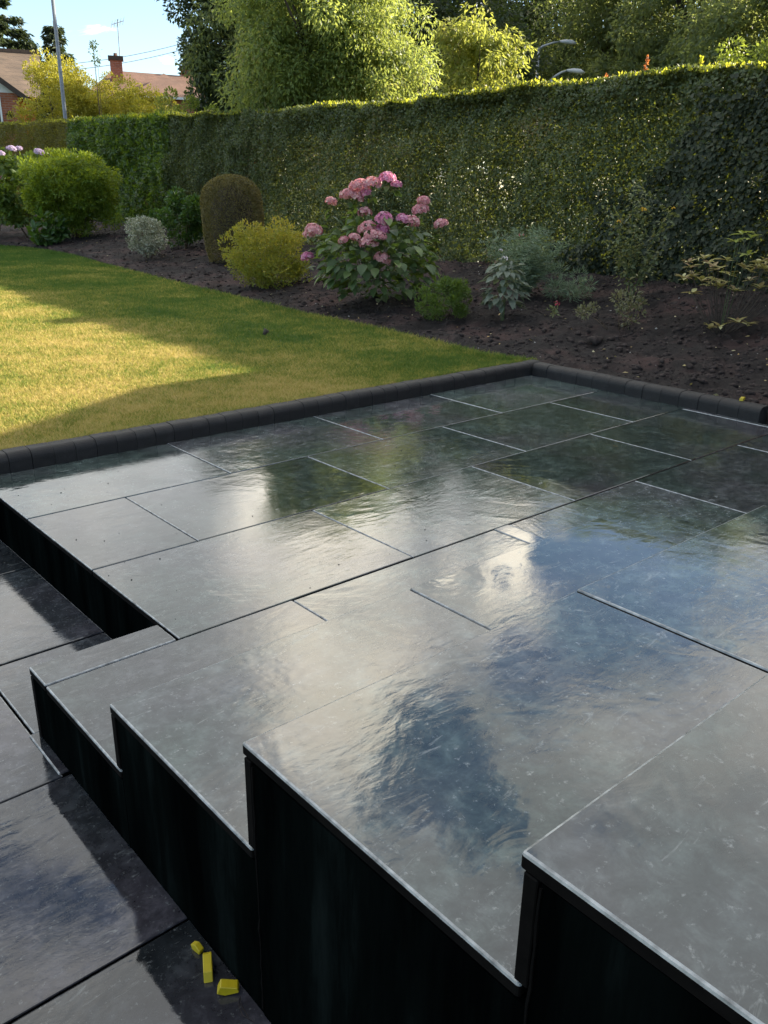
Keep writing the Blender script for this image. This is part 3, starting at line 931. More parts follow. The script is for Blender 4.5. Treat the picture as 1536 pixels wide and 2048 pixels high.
tag(st.build('straw_wisp', M['clod']), 'wisp of dry straw on the tiles at the foot of the step wall', 'straw')

# ------------------------------------------------------------------ kerbs
def kerb_mesh(name, length, depth=0.095, height=0.107, rad=0.038):
    """profile in (d, z): d = 0 inner face ... depth; bullnose on the inner top edge"""
    prof = [(0, -0.022), (0, height - 0.022 - rad)]
    for i in range(1, 7):
        a = math.pi / 2 * i / 6
        prof.append((rad - rad * math.cos(a), height - 0.022 - rad + rad * math.sin(a)))
    prof += [(depth - 0.006, height - 0.022), (depth, height - 0.028), (depth, -0.022)]
    b = MB()
    A, Bv, n_ = [], [], len(prof)
    for s_, ins in ((-length / 2, 0.0012), (-length / 2 + 0.002, 0), (length / 2 - 0.002, 0), (length / 2, 0.0012)):
        cz, cd = height / 2 - 0.022, depth / 2
        A.append([b.bm.verts.new((s_, d + (cd - d) / depth * 2 * ins, z + (cz - z) / height * 2 * ins)) for d, z in prof])
    for r0, r1 in zip(A, A[1:]):
        for i in range(n_):
            b.bm.faces.new((r0[i], r0[(i + 1) % n_], r1[(i + 1) % n_], r1[i]))
    b.bm.faces.new(A[0])
    b.bm.faces.new(A[-1][::-1])
    return b.mesh(name)


BL = 0.1005
kme = kerb_mesh('kerb_block', BL - 0.0015)
kme.materials.append(M['kerb'])
lk = empty('lawn_kerb', (2.8, KB, 0), 'low charcoal bullnose kerb between the lawn and the raised patio', 'kerb')
x = 0.40
while x + BL < KX + 0.09:
    link('kerb_block', kme, None, lk, loc=(x + BL / 2 - 2.8, random.uniform(-.0012, .0012), random.uniform(-.0015, .0015)), rot=(R(random.uniform(-.6, .6)), R(random.uniform(-.5, .5)), R(random.uniform(-.5, .5))))
    x += BL
bk = empty('bed_kerb', (KX, 3.0, 0), 'low charcoal bullnose kerb between the dark soil bed and the raised patio', 'kerb')
y = KB - 0.006
kme2 = kerb_mesh('kerb_block', 0.1262)
kme2.materials.append(M['kerb'])
while y - 0.1275 > 2.09:
    link('kerb_block', kme2, None, bk, loc=(random.uniform(-.0012, .0012), y - 0.06375 - 3.0, random.uniform(-.0015, .0015)), rot=(R(random.uniform(-.6, .6)), R(random.uniform(-.5, .5)), R(-90 + random.uniform(-.5, .5))))
    y -= 0.1275
link('kerb_block', kme2, None, lk, loc=(KX + 0.055 - 2.8, 0.0, 0.0005))
for k, (lx, ly, lz, rz, lb_) in enumerate(((4.91, 2.09, 0.075, -78, 'loose charcoal kerb block lying on the soil behind the end of the bed kerb'), (4.765, 1.985, 0.0225, -93, 'unfixed charcoal kerb block standing just past the end of the bed kerb'))):
    o = link('kerb_block', kme2, None, None, loc=(lx, ly, lz), rot=(0, 0, R(rz)))
    tag(o, lb_, 'kerb block')

# ------------------------------------------------------------------ foliage builders
def ellipsoid_clumps(c, r, n_, shell=0.55, zmin=None):
    d = rand_dir(n_)
    k = shell + (1 - shell) * RNG.random((n_, 1))
    P_ = np.asarray(c) + d * np.asarray(r) * k
    if zmin is not None:
        P_[:, 2] = np.maximum(P_[:, 2], zmin)
    return P_


def crown_points(centres, rad, n_, bias=0.5):
    """leaf points round clump centres; returns positions and outward directions"""
    k = RNG.integers(0, len(centres), n_)
    d = rand_dir(n_)
    rr = rad[k][:, None] * (bias + (1 - bias) * RNG.random((n_, 1)) ** 0.6)
    return centres[k] + d * rr * np.array([1, 1, 0.8]), d, k


def tree(name, label, cat, base, ells, leaf_n, L, W, mat, trunk_r=0.12, droop=0.4, clumps=60, crad=(0.35, 0.6), group=None, limbs=8, bias=0.45, shell=0.5, fold=0.2, bark='bark'):
    """ells: list of (centre offset, radii, weight)"""
    root = empty(name, base, label, cat, group)
    tot = sum(e[2] for e in ells)
    cs, rs = [], []
    for c, r, w in ells:
        k = max(3, int(clumps * w / tot))
        cs.append(ellipsoid_clumps(c, np.asarray(r) * 0.92, k, shell))
        rs.append(RNG.uniform(crad[0], crad[1], k))
    cs, rs = np.concatenate(cs), np.concatenate(rs)
    P_, d, kk = crown_points(cs, rs, leaf_n, bias)
    axis = d * 0.8 + rand_dir(leaf_n) * 0.8 + np.array([0, 0, -droop])
    tn = np.clip(RNG.random(leaf_n) * 0.65 + RNG.random(len(cs))[kk] * 0.35, 0, 1)
    me_ = leaf_mesh('crown', P_, axis, d + rand_dir(leaf_n) * 0.7 + np.array([0, 0, 0.5]), L * RNG.uniform(0.7, 1.25, leaf_n), W * RNG.uniform(0.75, 1.2, leaf_n), tn, fold)
    link('crown', me_, mat, root, kind='stuff')
    t_ = MB()
    c0 = Vector(np.average([np.array(e[0]) for e in ells], axis=0))
    top = Vector((c0.x, c0.y, max(e[0][2] + e[1][2] * 0.25 for e in ells)))
    tp = [Vector((0, 0, -0.3)), Vector((c0.x * .1, c0.y * .1, top.z * 0.2)), Vector((c0.x * .5 + .08, c0.y * .5, top.z * 0.55)), top]
    t_.tube(tp, [trunk_r * 1.25, trunk_r, trunk_r * 0.65, trunk_r * 0.15], 7)
    for i in RNG.choice(len(cs), min(limbs, len(cs)), replace=False):
        e_ = Vector(cs[i])
        h0 = min(max(e_.z * 0.55, top.z * 0.2), top.z * 0.8)
        f_ = h0 / top.z
        s_ = Vector((c0.x * f_ * .9, c0.y * f_ * .9, h0))
        t_.tube([s_, s_.lerp(e_, 0.5) + Vector((0, 0, 0.08 * (e_ - s_).length)), e_], [trunk_r * 0.42, trunk_r * 0.25, trunk_r * 0.06], 5)
    t_.build('trunk', M[bark], root, smooth=True)
    return root


def bush(name, label, cat, base, ells, leaf_n, L, W, mat, up=0.3, clumps=40, crad=(0.10, 0.18), group=None, stems=7, stem_r=0.008, bias=0.5, shell=0.75, stem_mat='twig', fold=0.22, hexa=False, zmin=0.03, tintz=0.0):
    root = empty(name, base, label, cat, group)
    tot = sum(e[2] for e in ells)
    cs, rs = [], []
    for c, r, w in ells:
        k = max(3, int(clumps * w / tot))
        cs.append(ellipsoid_clumps(c, r, k, shell, zmin))
        rs.append(RNG.uniform(crad[0], crad[1], k))
    cs, rs = np.concatenate(cs), np.concatenate(rs)
    P_, d, kk = crown_points(cs, rs, leaf_n, bias)
    P_[:, 2] = np.maximum(P_[:, 2], 0.005)
    axis = d + rand_dir(leaf_n) * 0.7 + np.array([0, 0, up])
    tn = np.clip(RNG.random(leaf_n) * 0.6 + RNG.random(len(cs))[kk] * 0.4, 0, 1)
    if tintz:
        zr = (P_[:, 2] - P_[:, 2].min()) / max(np.ptp(P_[:, 2]), 1e-6)
        tn = np.clip(tn * (1 - tintz) + tintz * zr, 0, 1)
    me_ = leaf_mesh('foliage', P_, axis, d + np.array([0, 0, 0.8]) + rand_dir(leaf_n) * 0.5, L * RNG.uniform(0.7, 1.25, leaf_n), W * RNG.uniform(0.75, 1.2, leaf_n), tn, fold, hexa)
    link('foliage', me_, mat, root, kind='stuff')
    for i in RNG.choice(len(cs), min(stems, len(cs)), replace=False):
        e_ = Vector(cs[i])
        s_ = Vector((e_.x * 0.12, e_.y * 0.12, -0.06))
        m_ = s_.lerp(e_, 0.55) + Vector((0, 0, 0.1 * e_.length))
        MB().tube([s_, m_, e_], [stem_r, stem_r * 0.75, stem_r * 0.35], 5).build('stem', M[stem_mat], root, smooth=True)
    return root


# ------------------------------------------------------------------ hedges
HEDGE_T = 0.95


def hedge_front(y):
    return 8.45 + 0.09 * (np.asarray(y, float) - 4)


def hedge(name, label, y0, y1, top, mat, nleaf, L, W, tipmat, ntip, holes=0.0, tops_seed=5, tilt=0.4, stems=24, thick=HEDGE_T):
    ym = (y0 + y1) / 2
    base = (float(hedge_front(ym)) + thick / 2, ym, 0.15)
    root = empty(name, base, label, 'hedge')
    Bv = np.array(base)

    def place(n_, face):
        y_ = RNG.uniform(y0, y1, n_)
        tz = top(y_) + (vnoise(y_, y_ * 0 + tops_seed, 1.1, 9) - 0.5) * 0.10 + (vnoise(y_, y_ * 0 + tops_seed, 4.0, 8) - 0.5) * 0.06
        z0 = 0.22
        if face == 'front' or face == 'back':
            z_ = z0 + (tz - z0) * RNG.random(n_) ** 0.9
            und = (vnoise(y_, z_, 1.3, 21) - 0.5) * 0.30 + (vnoise(y_, z_, 4.5, 22) - 0.5) * 0.20
            dep = RNG.random(n_) ** 1.8 * 0.30
            dep = dep + np.clip((z_ - (tz - 0.14)) / 0.14, 0, 1) ** 2 * 0.10
            x_ = hedge_front(y_) + und + dep if face == 'front' else hedge_front(y_) + thick - und * 0.6 - dep
            nn = np.tile([-1.0 if face == 'front' else 1.0, 0, 0.25], (n_, 1))
        else:
            x_ = hedge_front(y_) + 0.04 + (thick - 0.08) * RNG.random(n_)
            z_ = tz - RNG.random(n_) ** 2 * 0.12
            nn = np.tile([0.0, 0, 1.0], (n_, 1))
        return np.stack([x_, y_, z_], 1), nn
    Ps, Ns = [], []
    for face, fr in (('front', 0.54), ('back', 0.22), ('top', 0.24)):
        a, b_ = place(int(nleaf * fr), face)
        Ps.append(a)
        Ns.append(b_)
    P_, Nn = np.concatenate(Ps), np.concatenate(Ns)
    if holes:
        hv = vnoise(P_[:, 1], P_[:, 2], 3.6, 31) * 0.6 + vnoise(P_[:, 1], P_[:, 2], 9.0, 32) * 0.4
        lowb = np.clip((1.75 - P_[:, 2]) / 1.2, 0, 1)
        keep = RNG.random(len(P_)) > holes * np.clip((hv - 0.50) * 5, 0, 1) * (0.35 + lowb)
        P_, Nn = P_[keep], Nn[keep]
    n_ = len(P_)
    ax = Nn * 0.35 + rand_dir(n_) * 0.8 + np.array([0, 0, 0.15])
    nm = Nn + rand_dir(n_) * tilt * 1.6 + np.array([0, 0, 0.35])
    link('foliage', leaf_mesh('foliage', P_ - Bv, ax, nm, L * RNG.uniform(0.65, 1.3, n_), W * RNG.uniform(0.7, 1.25, n_)), mat, root, kind='stuff')
    # fresh shoots along the top
    y_ = RNG.uniform(y0, y1, ntip)
    x_ = hedge_front(y_) + thick * RNG.random(ntip)
    tz = top(y_) + (vnoise(y_, y_ * 0 + tops_seed, 1.1, 9) - 0.5) * 0.10 + (vnoise(y_, y_ * 0 + tops_seed, 4.0, 8) - 0.5) * 0.06
    cl = vnoise(y_, x_, 2.3, 44)
    P_ = np.stack([x_, y_, tz - 0.03 + RNG.random(ntip) ** 3 * 0.11 * cl], 1)
    ax = rand_dir(ntip) * 0.7 + np.array([0, 0, 1.0])
    link('new_growth', leaf_mesh('new_growth', P_ - Bv, ax, rand_dir(ntip), L * 0.9 * RNG.uniform(0.6, 1.2, ntip), W * 0.85), tipmat, root, kind='stuff')
    tw = MB()
    for _ in range(stems):
        ya = random.uniform(y0 + 0.1, y1 - 0.1)
        xa = float(hedge_front(ya)) + random.uniform(0.3, 0.7)
        for q in range(3):
            h_ = random.uniform(0.9, 2.1)
            tw.tube([(xa - Bv[0], ya - Bv[1], -0.1), (xa - Bv[0] + random.uniform(-.1, .1), ya - Bv[1] + random.uniform(-.15, .15), h_ * 0.5), (xa - Bv[0] + random.uniform(-.3, .3), ya - Bv[1] + random.uniform(-.35, .35), h_)], [0.018, 0.012, 0.004], 4)
    tw.build('stems', M['twig'], root, kind='stuff')
    return root


def main_top(y):
    """hedge height: nearly level, creeping up towards the far end"""
    x = hedge_front(y)
    return 1.19 + x * np.interp(np.asarray(y, float) / x, [0.3, 0.507, 0.655, 0.834, 1.03, 1.238, 1.48, 1.975, 2.51, 2.99], [0.139, 0.139, 0.1395, 0.140, 0.1395, 0.1415, 0.146, 0.153, 0.168, 0.179])


main_hedge = hedge('privet_hedge', 'long tall clipped privet hedge behind the flower bed with a sunlit top', 1.0, 18.6, main_top, M['privet'], 400000, 0.048, 0.030, M['privet_tip'], 20000, holes=0.24, stems=70)
hedge('laurel_hedge', 'glossy green laurel hedge behind the big rounded shrub', 18.5, 25.6, lambda y: main_top(y) + 0.02, M['laurel'], 36000, 0.11, 0.055, M['privet_tip'], 2500, tops_seed=3, stems=14)
hedge('olive_hedge', 'olive coloured clipped hedge below the brick house with white gable', 25.5, 37.0, lambda y: main_top(y) + 0.02, M['olive'], 60000, 0.055, 0.034, M['privet_tip'], 4500, tops_seed=8, stems=14)

# shoots standing above the hedge
def shoot(y_, h_, mat, label, lean=0.1):
    xb = float(hedge_front(y_)) + 0.45
    zb = float(main_top(y_)) - 0.05
    o = empty('hedge_shoot', (xb, y_, zb), label, 'shoot', 'unclipped shoots above the hedge top')
    MB().tube([(0, 0, -0.15), (lean * h_ * .4, 0, h_ * 0.5), (lean * h_, 0.02, h_)], [0.006, 0.004, 0.002], 5).build('stem', M['twig'], o)
    k = int(46 * h_ / 0.3)
    t_ = RNG.random(k)
    P_ = np.stack([lean * h_ * t_, 0.01 * t_, h_ * (0.05 + 0.95 * t_)], 1)
    d = rand_dir(k) + np.array([0, 0, 0.5])
    link('foliage', leaf_mesh('foliage', P_, d, rand_dir(k), 0.05 * (1.1 - 0.4 * t_), 0.024), mat, o, kind='stuff')


for y_, h_, m_, lb_ in ((6.00, 0.30, 'redtip', 'tallest red tipped shoot sticking up from the hedge top'), (6.55, 0.16, 'redtip', 'short red tipped shoot left of the tallest one on the hedge top'),
                        (5.30, 0.24, 'privet_tip', 'lime green shoot sticking up from the hedge top, taller of a pair'), (5.12, 0.18, 'privet_tip', 'lime green shoot sticking up from the hedge top, shorter of a pair'),
                        (4.45, 0.12, 'privet_tip', 'low lime green shoot at the right end of the hedge top'), (6.35, 0.12, 'redtip', 'lowest red tipped shoot on the hedge top beside the lamp')):
    shoot(y_, h_, M[m_], lb_, random.uniform(-.15, .15))

# ivy over the right end of the hedge
iv_n = 17000
y_ = RNG.uniform(1.5, 7.3, iv_n * 2)
z_ = 0.22 + 2.1 * RNG.random(iv_n * 2)
lim = 0.75 + (6.9 - y_) * 0.55 + (vnoise(y_, z_, 1.6, 51) - 0.5) * 1.1 + (vnoise(y_, z_, 5.0, 52) - 0.5) * 0.7
k = RNG.random(len(y_)) < np.clip((lim - z_) * 1.8 + 0.35, 0, 1)
y_, z_ = y_[k][:iv_n], z_[k][:iv_n]
n = len(y_)
und = (vnoise(y_, z_, 1.3, 21) - 0.5) * 0.30 + (vnoise(y_, z_, 4.5, 22) - 0.5) * 0.20
ivo = empty('ivy', (8.5, 4.3, 0.3), 'grey green ivy sheet climbing the right end of the hedge', 'ivy')
P = np.stack([hedge_front(y_) + und + 0.03 - 0.07 * RNG.random(n), y_, z_], 1) - np.array([8.5, 4.3, 0.3])
D = np.stack([-0.5 - 0.3 * RNG.random(n), RNG.normal(0, 0.5, n), -0.7 + RNG.normal(0, 0.4, n)], 1)
me = leaf_mesh('foliage', P, D, np.stack([np.full(n, -1.0), RNG.normal(0, 0.45, n), 0.55 + RNG.normal(0, 0.4, n)], 1), 0.056 * RNG.uniform(0.5, 1.3, n), 0.048 * RNG.uniform(0.7, 1.2, n), fold=0.12, hexa=True)
link('foliage', me, M['ivy'], ivo, kind='stuff')

# ------------------------------------------------------------------ bed plants
RV = np.array([0.753, -0.657, 0.0])


def view_basis(b):
    d = np.array([b[0], b[1], 0.0])
    d /= np.linalg.norm(d)
    return np.array([d[1], -d[0], 0.0]), -d          # right, towards the house


# big rounded shrub far left
bush('rounded_shrub', 'big clipped rounded green shrub with a sunlit yellow top', 'shrub', (7.10, 17.68, 0.2), [((0, 0, 1.12), (0.82, 0.82, 0.44), 4), ((0, 0, 0.82), (0.78, 0.78, 0.44), 3), ((0.25, -0.2, 0.5), (0.5, 0.5, 0.34), 1.2)], 36000, 0.062, 0.030, M['bigbush'], clumps=230, crad=(0.14, 0.24), stems=9, stem_r=0.02, shell=0.85, bias=0.6)


def floret_mesh(name, r, n_):
    d = rand_dir(n_)
    d[:, 2] = np.abs(d[:, 2]) * 1.1 - 0.25
    d = unit(d)
    P_ = d * r * np.array([1, 1, 0.8]) * RNG.uniform(0.82, 1.05, (n_, 1))
    t1 = unit(np.cross(d, rand_dir(n_)))
    t2 = np.cross(d, t1)
    Ps, Ds, Ns, T_ = [], [], [], []
    tn = RNG.random(n_)
    for c_ in range(4):
        a = c_ * math.pi / 2
        ax = t1 * math.cos(a) + t2 * math.sin(a)
        Ps.append(P_)
        Ds.append(ax + d * 0.25)
        Ns.append(d)
        T_.append(np.clip(tn + RNG.normal(0, 0.08, n_), 0, 1))
    return leaf_mesh(name, np.concatenate(Ps), np.concatenate(Ds), np.concatenate(Ns), r * 0.27, r * 0.25, np.concatenate(T_), 0.1)


FL = {c: [floret_mesh('flower_head', 1.0, 100) for _ in range(3)] for c in ('pink', 'magenta', 'lilac')}
for c, ms in FL.items():
    for m_ in ms:
        m_.materials.append(M[c])


def big_leaf_mesh(name, L, W):
    """broad pointed leaf: 5 cross ribs, folded and curling"""
    vs, fs = [], []
    prof = [(0.0, 0.05), (0.16, 0.62), (0.38, 1.0), (0.62, 0.86), (0.84, 0.42), (1.0, 0.0)]
    for t_, w_ in prof:
        zc_ = -0.22 * L * t_ * t_
        vs += [(-W / 2 * w_, L * t_, zc_ + W * 0.16 * w_), (0, L * t_, zc_), (W / 2 * w_, L * t_, zc_ + W * 0.16 * w_)]
    for i in range(len(prof) - 1):
        a = i * 3
        fs += [(a, a + 1, a + 4, a + 3), (a + 1, a + 2, a + 5, a + 4)]
    return raw_mesh(name, vs, fs, smooth=True)


BLM = big_leaf_mesh('leaf', 0.125, 0.082)
BLM.materials.append(M['hydleaf'])
BLM2 = big_leaf_mesh('leaf', 0.085, 0.052)
BLM2.materials.append(M['hydleaf2'])


def orient(d, up):
    """rotation whose +Y is d and whose +Z is near up"""
    y_ = Vector(d).normalized()
    x_ = y_.cross(Vector(up))
    if x_.length < 1e-4:
        x_ = Vector((1, 0, 0))
    x_.normalize()
    z_ = x_.cross(y_)
    return Matrix((x_, y_, z_)).transposed().to_euler()


def leafy_dome(root, mesh, n_, rx, h_, zc_, z0=0.08, rmin=0.75, sc=(0.7, 1.25)):
    for i in range(n_):
        a = random.uniform(0, 2 * math.pi)
        t_ = random.random()
        el = math.asin(-0.55 + 1.55 * t_)
        k = random.uniform(rmin, 1.0)
        p_ = Vector((rx * k * math.cos(el) * math.cos(a), rx * k * math.cos(el) * math.sin(a), zc_ + (h_ - zc_) * k * math.sin(el) if el > 0 else zc_ + (zc_ - z0) * k * math.sin(el)))
        d = Vector((math.cos(a) * math.cos(el * .6), math.sin(a) * math.cos(el * .6), random.uniform(-0.75, 0.15) + 0.3 * math.sin(el)))
        s_ = random.uniform(*sc)
        link('leaf', mesh, None, root, loc=p_ - d.normalized() * 0.05, rot=orient(d, (random.uniform(-.3, .3) + 0.3 * math.cos(a), random.uniform(-.3, .3) + 0.3 * math.sin(a), 1)), scale=(s_, s_, s_))


# the pink hydrangea
hb = (5.86, 6.83, 0.08)
hyd = empty('pink_hydrangea', hb, 'large hydrangea with many pink flower heads in front of the hedge', 'hydrangea')
r_, c_ = view_basis(hb)
leafy_dome(hyd, BLM, 190, 0.70, 0.96, 0.46)
leafy_dome(hyd, BLM, 60, 0.62, 0.6, 0.30, z0=0.03)
hp = ellipsoid_clumps((0, 0, 0.46), (0.58, 0.58, 0.42), 420, 0.6, 0.06)
link('foliage', leaf_mesh('foliage', hp, unit(hp * np.array([1, 1, 0.5])) + rand_dir(420) * 0.6 - np.array([0, 0, 0.5]), rand_dir(420) * 0.5 + np.array([0, 0, 1.0]), 0.12, 0.08, hexa=True), M['hydmass2'], hyd, kind='stuff')
fl = [(718, 398, 17, 0), (697, 412, 14, 0), (742, 392, 15, 0), (712, 415, 13, 0), (730, 408, 11, 1), (770, 382, 14, 1), (786, 392, 10, 1), (665, 424, 10, 0), (728, 442, 12, 0), (764, 452, 15, 1), (733, 470, 16, 0), (762, 470, 12, 1), (634, 474, 14, 0), (624, 482, 10, 0), (620, 523, 11, 1), (711, 485, 10, 0), (690, 490, 9, 0), (738, 494, 16, 0), (756, 482, 12, 0), (762, 521, 14, 0),
      (800, 452, 12, 1), (815, 457, 14, 0), (833, 436, 14, 0), (838, 420, 11, 0), (872, 460, 12, 0), (742, 480, 13, 0)]
for x_, y_, rad, kind in fl:
    u_, v_ = (x_ - 750) * 0.0053, (612 - y_) * 0.0053
    dep = 0.42 * math.sqrt(max(0, 1 - (u_ / 0.75) ** 2)) * (0.35 if v_ > 0.85 else 1.0) * (1.0 if v_ < 0.75 else 0.7)
    p_ = Vector(r_ * u_ + c_ * dep + np.array([0, 0, v_ + 0.02]))
    cm_ = 'magenta' if kind else 'pink'
    s_ = rad * 0.0053 * 1.1
    o = link('flower_head', FL[cm_][random.randrange(3)], None, hyd, loc=p_, rot=(random.uniform(-.3, .3) - 0.0, random.uniform(-.3, .3), random.uniform(0, 6)), scale=(s_, s_, s_ * 0.95))
    e0 = Vector((p_.x * 0.35, p_.y * 0.35, max(0.1, p_.z * 0.4)))
    MB().tube([e0, e0.lerp(p_, 0.5) + Vector((0, 0, .03)), p_], [0.006, 0.004, 0.003], 5).build('stem', M['greenstem'], hyd)
    for _ in range(3 if v_ > 0.7 else 1):
        a = random.uniform(0, 6.28)
        d = Vector((math.cos(a), math.sin(a), random.uniform(-0.7, 0.0)))
        link('leaf', BLM, None, hyd, loc=p_ + Vector((0, 0, -0.05 - random.random() * 0.10)), rot=orient(d, (0, 0, 1)), scale=(0.75,) * 3)

# far-left hydrangeas
def far_hydrangea(name, label, base, rx, h_, heads, cm_, n_=2600):
    o = bush(name, label, 'hydrangea', base, [((0, 0, h_ * 0.55), (rx, rx, h_ * 0.42), 1)], n_, 0.12, 0.075, M['hydmass'], clumps=40, crad=(0.14, 0.22), stems=6, stem_r=0.01, up=0.0)
    rr_, cc_ = view_basis(base)
    for u_, v_, dd, s_ in heads:
        link('flower_head', FL[cm_][random.randrange(3)], None, o, loc=Vector(rr_ * u_ + cc_ * dd + np.array([0, 0, v_])), rot=(random.uniform(-.3, .3), random.uniform(-.3, .3), random.uniform(0, 6)), scale=(s_, s_, s_ * 0.85))
    return o


far_hydrangea('lilac_hydrangea', 'hydrangea with pale lilac heads half hidden behind the big rounded shrub', (6.75, 19.2, 0.2), 0.62, 1.72, [(-0.16, 1.70, 0.15, 0.10), (-0.38, 1.60, 0.3, 0.09), (0.36, 1.66, 0.1, 0.10), (-0.02, 1.72, 0.1, 0.07)], 'lilac')
far_hydrangea('tall_hydrangea', 'sunlit pale pink hydrangea cut off by the left picture edge', (6.42, 20.4, 0.17), 0.5, 1.95, [(0.22, 1.62, 0.4, 0.12), (0.2, 1.45, 0.45, 0.13), (0.28, 1.2, 0.4, 0.12), (0.1, 1.8, 0.4, 0.1), (0.3, 1.0, 0.4, 0.12), (0.2, 1.15, 0.5, 0.1)], 'pink', 2200)
bush('leafy_plant', 'low broad leaved plant in the shade under the big rounded shrub', 'plant', (6.35, 17.2, 0.15), [((0, 0, 0.28), (0.32, 0.32, 0.22), 1)], 300, 0.16, 0.08, M['glossdark'], clumps=14, crad=(0.08, 0.14), stems=4, hexa=True)

bush('variegated_shrub', 'small round white variegated bush at the edge of the lawn', 'shrub', (6.28, 12.83, 0.13), [((0, 0, 0.38), (0.29, 0.29, 0.30), 1)], 7000, 0.030, 0.018, M['variegated'], clumps=110, crad=(0.05, 0.09), stems=6, stem_r=0.006, shell=0.6)
bush('glossy_shrub', 'dark green glossy leaved bush between the white bush and the clipped dome', 'shrub', (7.16, 13.3, 0.24), [((0, 0, 0.50), (0.42, 0.42, 0.40), 1), ((0.1, -0.1, 0.62), (0.26, 0.26, 0.24), 0.5)], 5200, 0.062, 0.034, M['glossdark'], clumps=40, crad=(0.08, 0.13), stems=6)

# clipped dome: superellipsoid shell of tiny leaves
tp = empty('clipped_dome', (6.9, 11.27, 0.2), 'tall clipped olive brown topiary dome standing before the hedge', 'topiary')
n = 26000
hT = 1.19
zz = RNG.random(n) ** 0.85 * hT
prof_r = np.where(zz < 0.75, 0.365 + 0.075 * np.sin(np.clip(zz / 0.75, 0, 1) * np.pi * 0.55), 0)
u = np.clip((zz - 0.75) / (hT - 0.75), 0, 1)
prof_r = np.where(zz >= 0.75, 0.44 * np.sqrt(np.clip(1 - u ** 2.7, 0, 1)), prof_r)
capn = 5000
aa = RNG.random(n) * 2 * np.pi
rr = prof_r * (1 - 0.10 * RNG.random(n) ** 2) + (vnoise(aa * 3, zz * 5, 1.0, 61) - 0.5) * 0.03
P = np.stack([rr * np.cos(aa), rr * np.sin(aa), zz], 1)
ra = 0.44 * np.sqrt(RNG.random(capn))
ab = RNG.random(capn) * 2 * np.pi
zcap = 0.75 + (hT - 0.75) * np.clip(1 - (ra / 0.44) ** 2, 0, 1) ** (1 / 2.7) - 0.03 * RNG.random(capn)
P = np.concatenate([P, np.stack([ra * np.cos(ab), ra * np.sin(ab), zcap], 1)])
Nn = unit(P - np.array([0, 0, 0.55]))
me = leaf_mesh('foliage', P, Nn * 0.6 + rand_dir(len(P)) * 0.8, Nn + rand_dir(len(P)) * 0.5, 0.024 * RNG.uniform(0.7, 1.3, len(P)), 0.013)
link('foliage', me, M['topiary'], tp, kind='stuff')
MB().tube([(0, 0, -0.1), (0.01, 0, 0.5), (0, 0, 0.9)], [0.035, 0.03, 0.012], 6).build('stem', M['bark'], tp)
core_b = bmesh.new()
bmesh.ops.create_icosphere(core_b, subdivisions=2, radius=1)
cme = bpy.data.meshes.new('branches')
for v in core_b.verts:
    v.co = Vector((v.co.x * 0.33, v.co.y * 0.33, 0.58 + v.co.z * 0.50))
core_b.to_mesh(cme)
core_b.free()
link('branches', cme, M['bark'], tp, kind='stuff')

bush('golden_spirea', 'golden yellow spirea bush with orange shoot tips beside the hydrangea', 'shrub', (5.86, 8.86, 0.08), [((0, 0, 0.42), (0.48, 0.48, 0.34), 1), ((0.05, -0.05, 0.25), (0.42, 0.42, 0.2), 0.4)], 13500, 0.034, 0.017, M['spirea'], clumps=130, crad=(0.05, 0.16), stems=9, stem_r=0.006, shell=0.62, up=0.6, tintz=0.45)
bush('dwarf_conifer', 'small low bright green dwarf conifer on the soil between two hydrangeas', 'conifer', (5.75, 5.73, 0.08), [((0, 0, 0.17), (0.25, 0.25, 0.15), 1), ((0.05, -0.05, 0.30), (0.12, 0.12, 0.07), 0.3)], 7000, 0.030, 0.009, M['dwarf'], clumps=54, crad=(0.03, 0.085), stems=4, stem_r=0.005, shell=0.85, up=0.4)

h2 = empty('grey_hydrangea', (5.99, 5.18, 0.10), 'small grey green leaved hydrangea with one pale faded flower', 'hydrangea')
rr_, cc_ = view_basis((5.99, 5.18))
leafy_dome(h2, BLM2, 130, 0.22, 0.58, 0.26, z0=0.0, sc=(0.8, 1.35))
for q in range(5):
    e_ = Vector((random.uniform(-.12, .12), random.uniform(-.12, .12), random.uniform(.3, .5)))
    MB().tube([(e_.x * .2, e_.y * .2, -0.05), e_ * 0.6, e_], [0.005, 0.004, 0.002], 5).build('stem', M['greenstem'], h2)
pf = floret_mesh('flower_head', 0.032, 16)
link('flower_head', pf, M['palepetal'], h2, loc=Vector(rr_ * -0.02 + cc_ * 0.10 + np.array([0, 0, 0.56])))
link('flower_head', pf, None, h2, loc=Vector(rr_ * -0.06 + cc_ * 0.08 + np.array([0, 0, 0.63])), scale=(.6, .6, .6))

# feathery plant: long thin leaves in arching stems
fb = (6.84, 5.68, 0.19)
fo = empty('feathery_plant', fb, 'blue green feathery plant with one red flower beside the grey hydrangea', 'plant')
Ps, Ds = [], []
for q in range(110):
    a = random.uniform(0, 6.28)
    h_ = random.uniform(0.30, 0.80)
    sp_ = random.uniform(0.05, 0.46)
    pts = [Vector((math.cos(a) * sp_ * t_ ** 1.4, math.sin(a) * sp_ * t_ ** 1.4, h_ * (t_ - 0.12 * t_ * t_))) for t_ in np.linspace(0, 1, 6)]
    if q < 40:
        MB().tube(pts, [0.004, 0.0035, 0.003, 0.0025, 0.002, 0.001], 4).build('stem', M['greenstem'], fo)
    for s_ in range(70):
        t_ = random.uniform(0.2, 1.0)
        i = min(int(t_ * 5), 4)
        Ps.append(pts[i].lerp(pts[i + 1], t_ * 5 - i)[:])
        Ds.append((random.gauss(0, 1), random.gauss(0, 1), random.uniform(-.1, 0.9)))
Ps, Ds = np.array(Ps), np.array(Ds)
